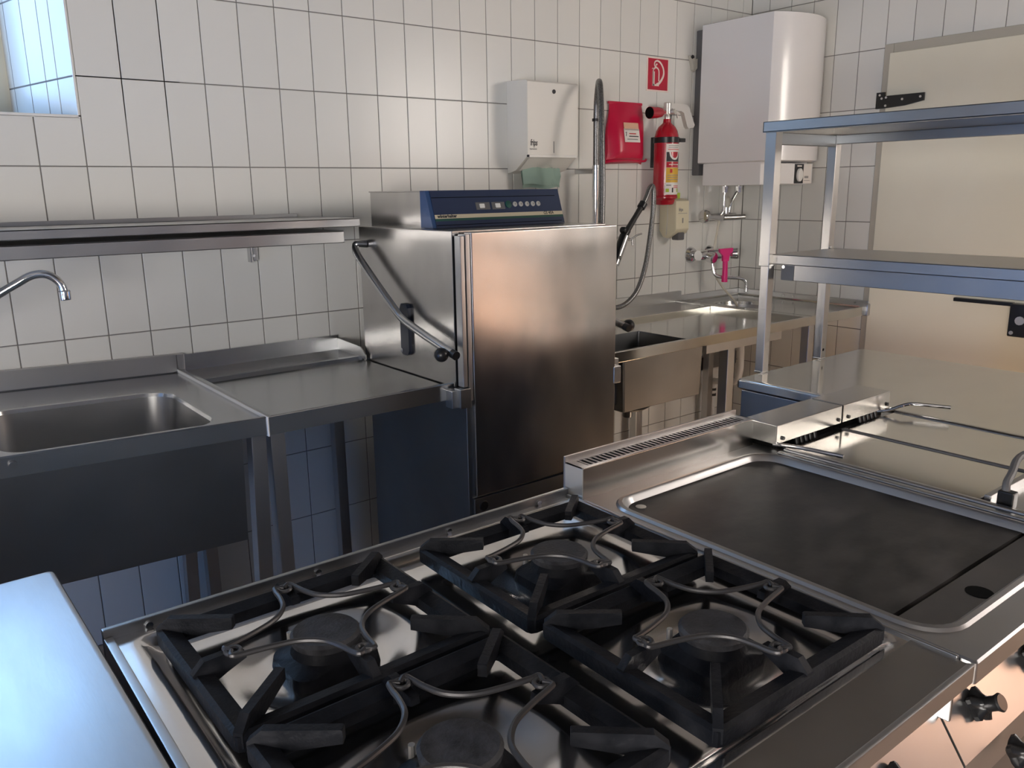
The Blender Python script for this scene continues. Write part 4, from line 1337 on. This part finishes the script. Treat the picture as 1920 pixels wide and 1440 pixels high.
# ------------------------------------------------------------------ griddle
t = thing('griddle', 'black griddle plate unit right of the burners', 'griddle', (.81, -2.05, 0))
hx0, hx1 = .5465, 1.0905
part('carcass', MB().box(hx0 + .002, hx1 - .002, -2.36, -1.672, .12, .84, .003), 'steel_dull', t)
part('back_panel', MB().box(hx0 + .002, hx1 - .002, -1.672, -1.667, .12, .84, .001), 'galvanised', t)
ix0, ix1, iy0, iy1 = .577, 1.030, -2.368, -1.778
rim = MB()
rim.loft([rrect(hx0, hx1, RY0, -1.672, .004, .86), rrect(hx0, hx1, RY0, -1.672, .004, .888), rrect(hx0 + .003, hx1 - .003, RY0 + .003, -1.675, .004, .8905),
          rrect(ix0 - .016, ix1 + .018, iy0 - .016, iy1 + .016, .064, .8905), rrect(ix0 - .012, ix1 + .013, iy0 - .012, iy1 + .012, .060, .8945), rrect(ix0 - .005, ix1 + .005, iy0 - .005, iy1 + .005, .054, .8955), rrect(ix0, ix1, iy0, iy1, .05, .8925),
          rrect(ix0 + .006, ix1 - .006, iy0 + .006, iy1 - .006, .046, .882)], False, False)
part('rim', rim, 'steel', t)
gy = -2.298
pp = [(ix0 + .004, gy), (ix1 - .004, gy)]
for cxx, a0 in ((ix1 - .050, 0), (ix0 + .050, 90)):
    for k in range(9):
        a = math.radians(a0 + 90 * k / 8)
        pp.append((cxx + .046 * math.cos(a), iy1 - .050 + .046 * math.sin(a)))
part('griddle_plate', MB().prism(pp, (1, 0, 0), (0, 1, 0), (0, 0, 1), (0, 0, .862), .0205), 'griddle', t, 'seasoned black cooking plate')
pp = [(ix1 - .004, gy - .005), (ix0 + .004, gy - .005)]
for cxx, a0 in ((ix0 + .050, 180), (ix1 - .050, 270)):
    for k in range(9):
        a = math.radians(a0 + 90 * k / 8)
        pp.append((cxx + .046 * math.cos(a), iy0 + .050 + .046 * math.sin(a)))
tg = part('grease_trough', MB().prism(pp, (1, 0, 0), (0, 1, 0), (0, 0, 1), (0, 0, .862), .0175), 'trough', t)
part('trough_groove', MB().box(ix0 + .004, ix1 - .004, gy - .006, gy, .862, .873), 'black_matt', t)
part('drain_hole', MB().lathe([(.019, 0), (.019, .0008)], (.757, -2.343, .8795), (0, 0, 1), 20), 'black_matt', tg)
part('plate_bolt', MB().lathe([(.010, 0), (.010, .0012), (.004, .0015)], (.618, -1.808, .8825), (0, 0, 1), 14), 'alu', t)
cp2 = front_panel(t, hx0, hx1)
for x in (.622, .80, .98):
    knob(cp2, x, .785, .78)
knob(cp2, .655, .722, .78)
# right side channel strip
part('edge_strip', MB().box(1.052, 1.068, RY0 + .02, -1.80, .8905, .896, .003), 'steel_top', t)
part('edge_strip', MB().box(1.074, 1.0895, RY0 + .02, -1.80, .8905, .899, .004), 'chrome_dull', t)
for x in (.6, 1.03):
    for y in (-2.3, -1.75):
        part('foot', MB().cyl((x, y, 0), (x, y, .13), .022, 14), 'chrome_dull', t)
# flue guard with slots
vx0, vx1 = .5470, 1.068
vg = part('flue_guard', MB().box(vx0 + .001, vx1, -1.727, -1.722, .876, .9505, .001).box(vx0 + .001, vx0 + .004, -1.725, -1.675, .876, .9505).box(vx1 - .003, vx1, -1.725, -1.675, .876, .9505), 'steel_satin', t, 'steel flue guard')
part('end_plate', MB().box(vx0 - .0005, vx0 + .001, -1.7265, -1.676, .876, .9495), 'alu', vg)
part('back_plate', MB().box(vx0 - .001, vx1, -1.678, -1.673, .86, .9625, .001), 'steel', vg)
part('flue_bottom', MB().box(vx0 + .003, vx1 - .003, -1.722, -1.678, .90, .915), 'black_matt', vg)
part('flue_frame', MB().box(vx0 + .001, vx1, -1.7225, -1.716, .9475, .9505).box(vx0 + .001, vx1, -1.684, -1.678, .9475, .9505).box(vx0 + .001, vx0 + .022, -1.716, -1.684, .9475, .9505)
     .box(vx1 - .02, vx1, -1.716, -1.684, .9475, .9505), 'steel', vg)
ns = 38
for k in range(ns):
    x = vx0 + .022 + (vx1 - vx0 - .042) * (k + .5) / ns
    part('slat', MB().box(x - .0030, x + .0030, -1.716, -1.684, .9470, .9500), 'steel_dull', vg)

# ------------------------------------------------------------------ double fryer, lids on
t = thing('double_fryer', 'double steel fryer between griddle and work table', 'fryer', (1.33, -2.05, 0))
fx0, fx1 = 1.0925, 1.5750
part('carcass', MB().box(fx0 + .002, fx1 - .002, -2.40, -1.70, .12, .872, .003), 'steel_dull', t)
part('top', MB().box(fx0, fx1, -2.428, -1.69, .860, .886, .004), 'steel', t)
part('side_bead', MB().tube([(fx1 - .012, -2.40, .889), (fx1 - .012, -1.80, .889)], .0085, 12), 'chrome_dull', t)
part('lid_gap_strip', MB().box(1.317, 1.329, -2.20, -1.795, .886, .8965, .003), 'grey_plastic', t)  # dark strip standing in for the shaded gap between the lids
for xa, xb, k in ((1.066, 1.3285, 0), (1.3345, 1.5520, 1)):
    hd = part('control_head', MB().box(xa, xb, -1.788, -1.700, .905, .9485, .002), 'steel_satin', t, 'steel control head')
    for x in (xa + .024, xb - .014):
        part('screw', MB().cyl((x, -1.788, .916), (x, -1.7915, .916), .0045, 10), 'black', hd)
    part('head_base', MB().box(xa + .015, xb - .012, -1.775, -1.705, .885, .906), 'black_matt', hd)
    for q in range(5):
        x = xa + .085 + q * .018
        part('heater_tube', MB().cyl((x, -1.782, .904), (x, -1.786, .888), .0055, 10), 'black', hd)
part('lift_rod', MB().tube([(1.082, -1.772, .900), (1.078, -1.84, .909), (1.082, -1.90, .911), (1.087, -1.935, .911)], .0045, 10, True, 4), 'chrome', t)
part('lift_rod', MB().tube([(1.50, -1.775, .900), (1.525, -1.800, .905), (1.550, -1.818, .915), (1.575, -1.832, .919), (1.592, -1.865, .919), (1.612, -1.912, .919)], .0045, 10, True, 4), 'chrome', t)
part('front_ledge', MB().box(fx0 + .01, fx1 - .01, -2.215, -2.203, .884, .9035, .002), 'steel', t)
bk = MB().tube([(1.112, -2.240, .892), (1.118, -2.232, .925), (1.165, -2.222, .935), (1.24, -2.205, .945), (1.33, -2.21, .945)], .007, 10, True, 4)
part('basket_rest', bk, 'grey_plastic', t, 'dark basket rest')
part('basket_clip', MB().box(1.102, 1.124, -2.252, -2.224, .886, .918, .003), 'black', t)
cp3 = front_panel(t, fx0, fx1)
knob(cp3, 1.2, .79)
knob(cp3, 1.45, .79)
for x in (1.15, 1.52):
    for y in (-2.3, -1.75):
        part('foot', MB().cyl((x, y, 0), (x, y, .13), .022, 14), 'chrome_dull', t)
for nm, xa, xb, lab in (('left', 1.100, 1.3145, 'flat steel fryer lid nearer the griddle'), ('right', 1.3315, 1.5515, 'flat steel fryer lid nearer the work table')):
    o = thing('fryer_lid', lab, 'lid', ((xa + xb) / 2, -2.0, .886), 'fryer lids')
    part('lid_sheet', MB().box(xa, xb, -2.198, -1.800, .8862, .8935, .002), 'steel_mirror', o)
    part('lid_edge', MB().box(xa + .002, xb - .002, -2.201, -2.198, .8862, .8965, .001), 'steel', o)

# ------------------------------------------------------------------ unseen canopy added over the cooking island to darken its reflections
t = ceiling
part('added_canopy_skirt', MB().box(-.45, 2.45, -2.62, -2.60, 2.28, 2.50, .002).box(-.45, 2.45, -1.52, -1.50, 2.28, 2.50, .002)
     .box(-.45, -.43, -2.60, -1.52, 2.28, 2.50, .002).box(2.43, 2.45, -2.60, -1.52, 2.28, 2.50, .002), 'steel', t)
part('added_canopy_roof', MB().box(-.43, 2.43, -2.60, -1.52, 2.48, 2.50), 'steel_dull', t)
part('added_canopy_duct', MB().box(.75, 1.25, -2.3, -1.8, 2.50, ZC), 'steel', t)
for x in (-.1, .45, 1.0, 1.55, 2.1):
    part('added_canopy_filter', MB().box(x - .24, x + .24, -2.35, -1.75, 2.44, 2.47, .003), 'steel_dull', t)

# ------------------------------------------------------------------ side table in the left foreground
t = thing('side_table', 'shiny steel table top in the left foreground', 'table', (-.285, -1.43, 0))
loops = []
for z, ins in ((.858, .003), (.862, 0), (.892, 0), (.898, .003), (.900, .010)):
    loops.append(rrect(-1.30 + ins, -.285 - ins, -2.15 + ins, -1.43 - ins, .010, z, 4))
part('worktop', MB().loft(loops, True, True), 'steel_scratched', t)
part('carcass', MB().box(-1.28, -.30, -2.12, -1.45, .12, .857, .003), 'steel_dull', t)  # closed base added out of view to block light under the worktop
legs(t, ((-.335, -1.48), (-1.25, -1.48), (-.335, -2.09), (-1.25, -2.09)), .13)
t.rotation_euler = (0, 0, math.radians(0.95))

print('objects', len(bpy.data.objects))
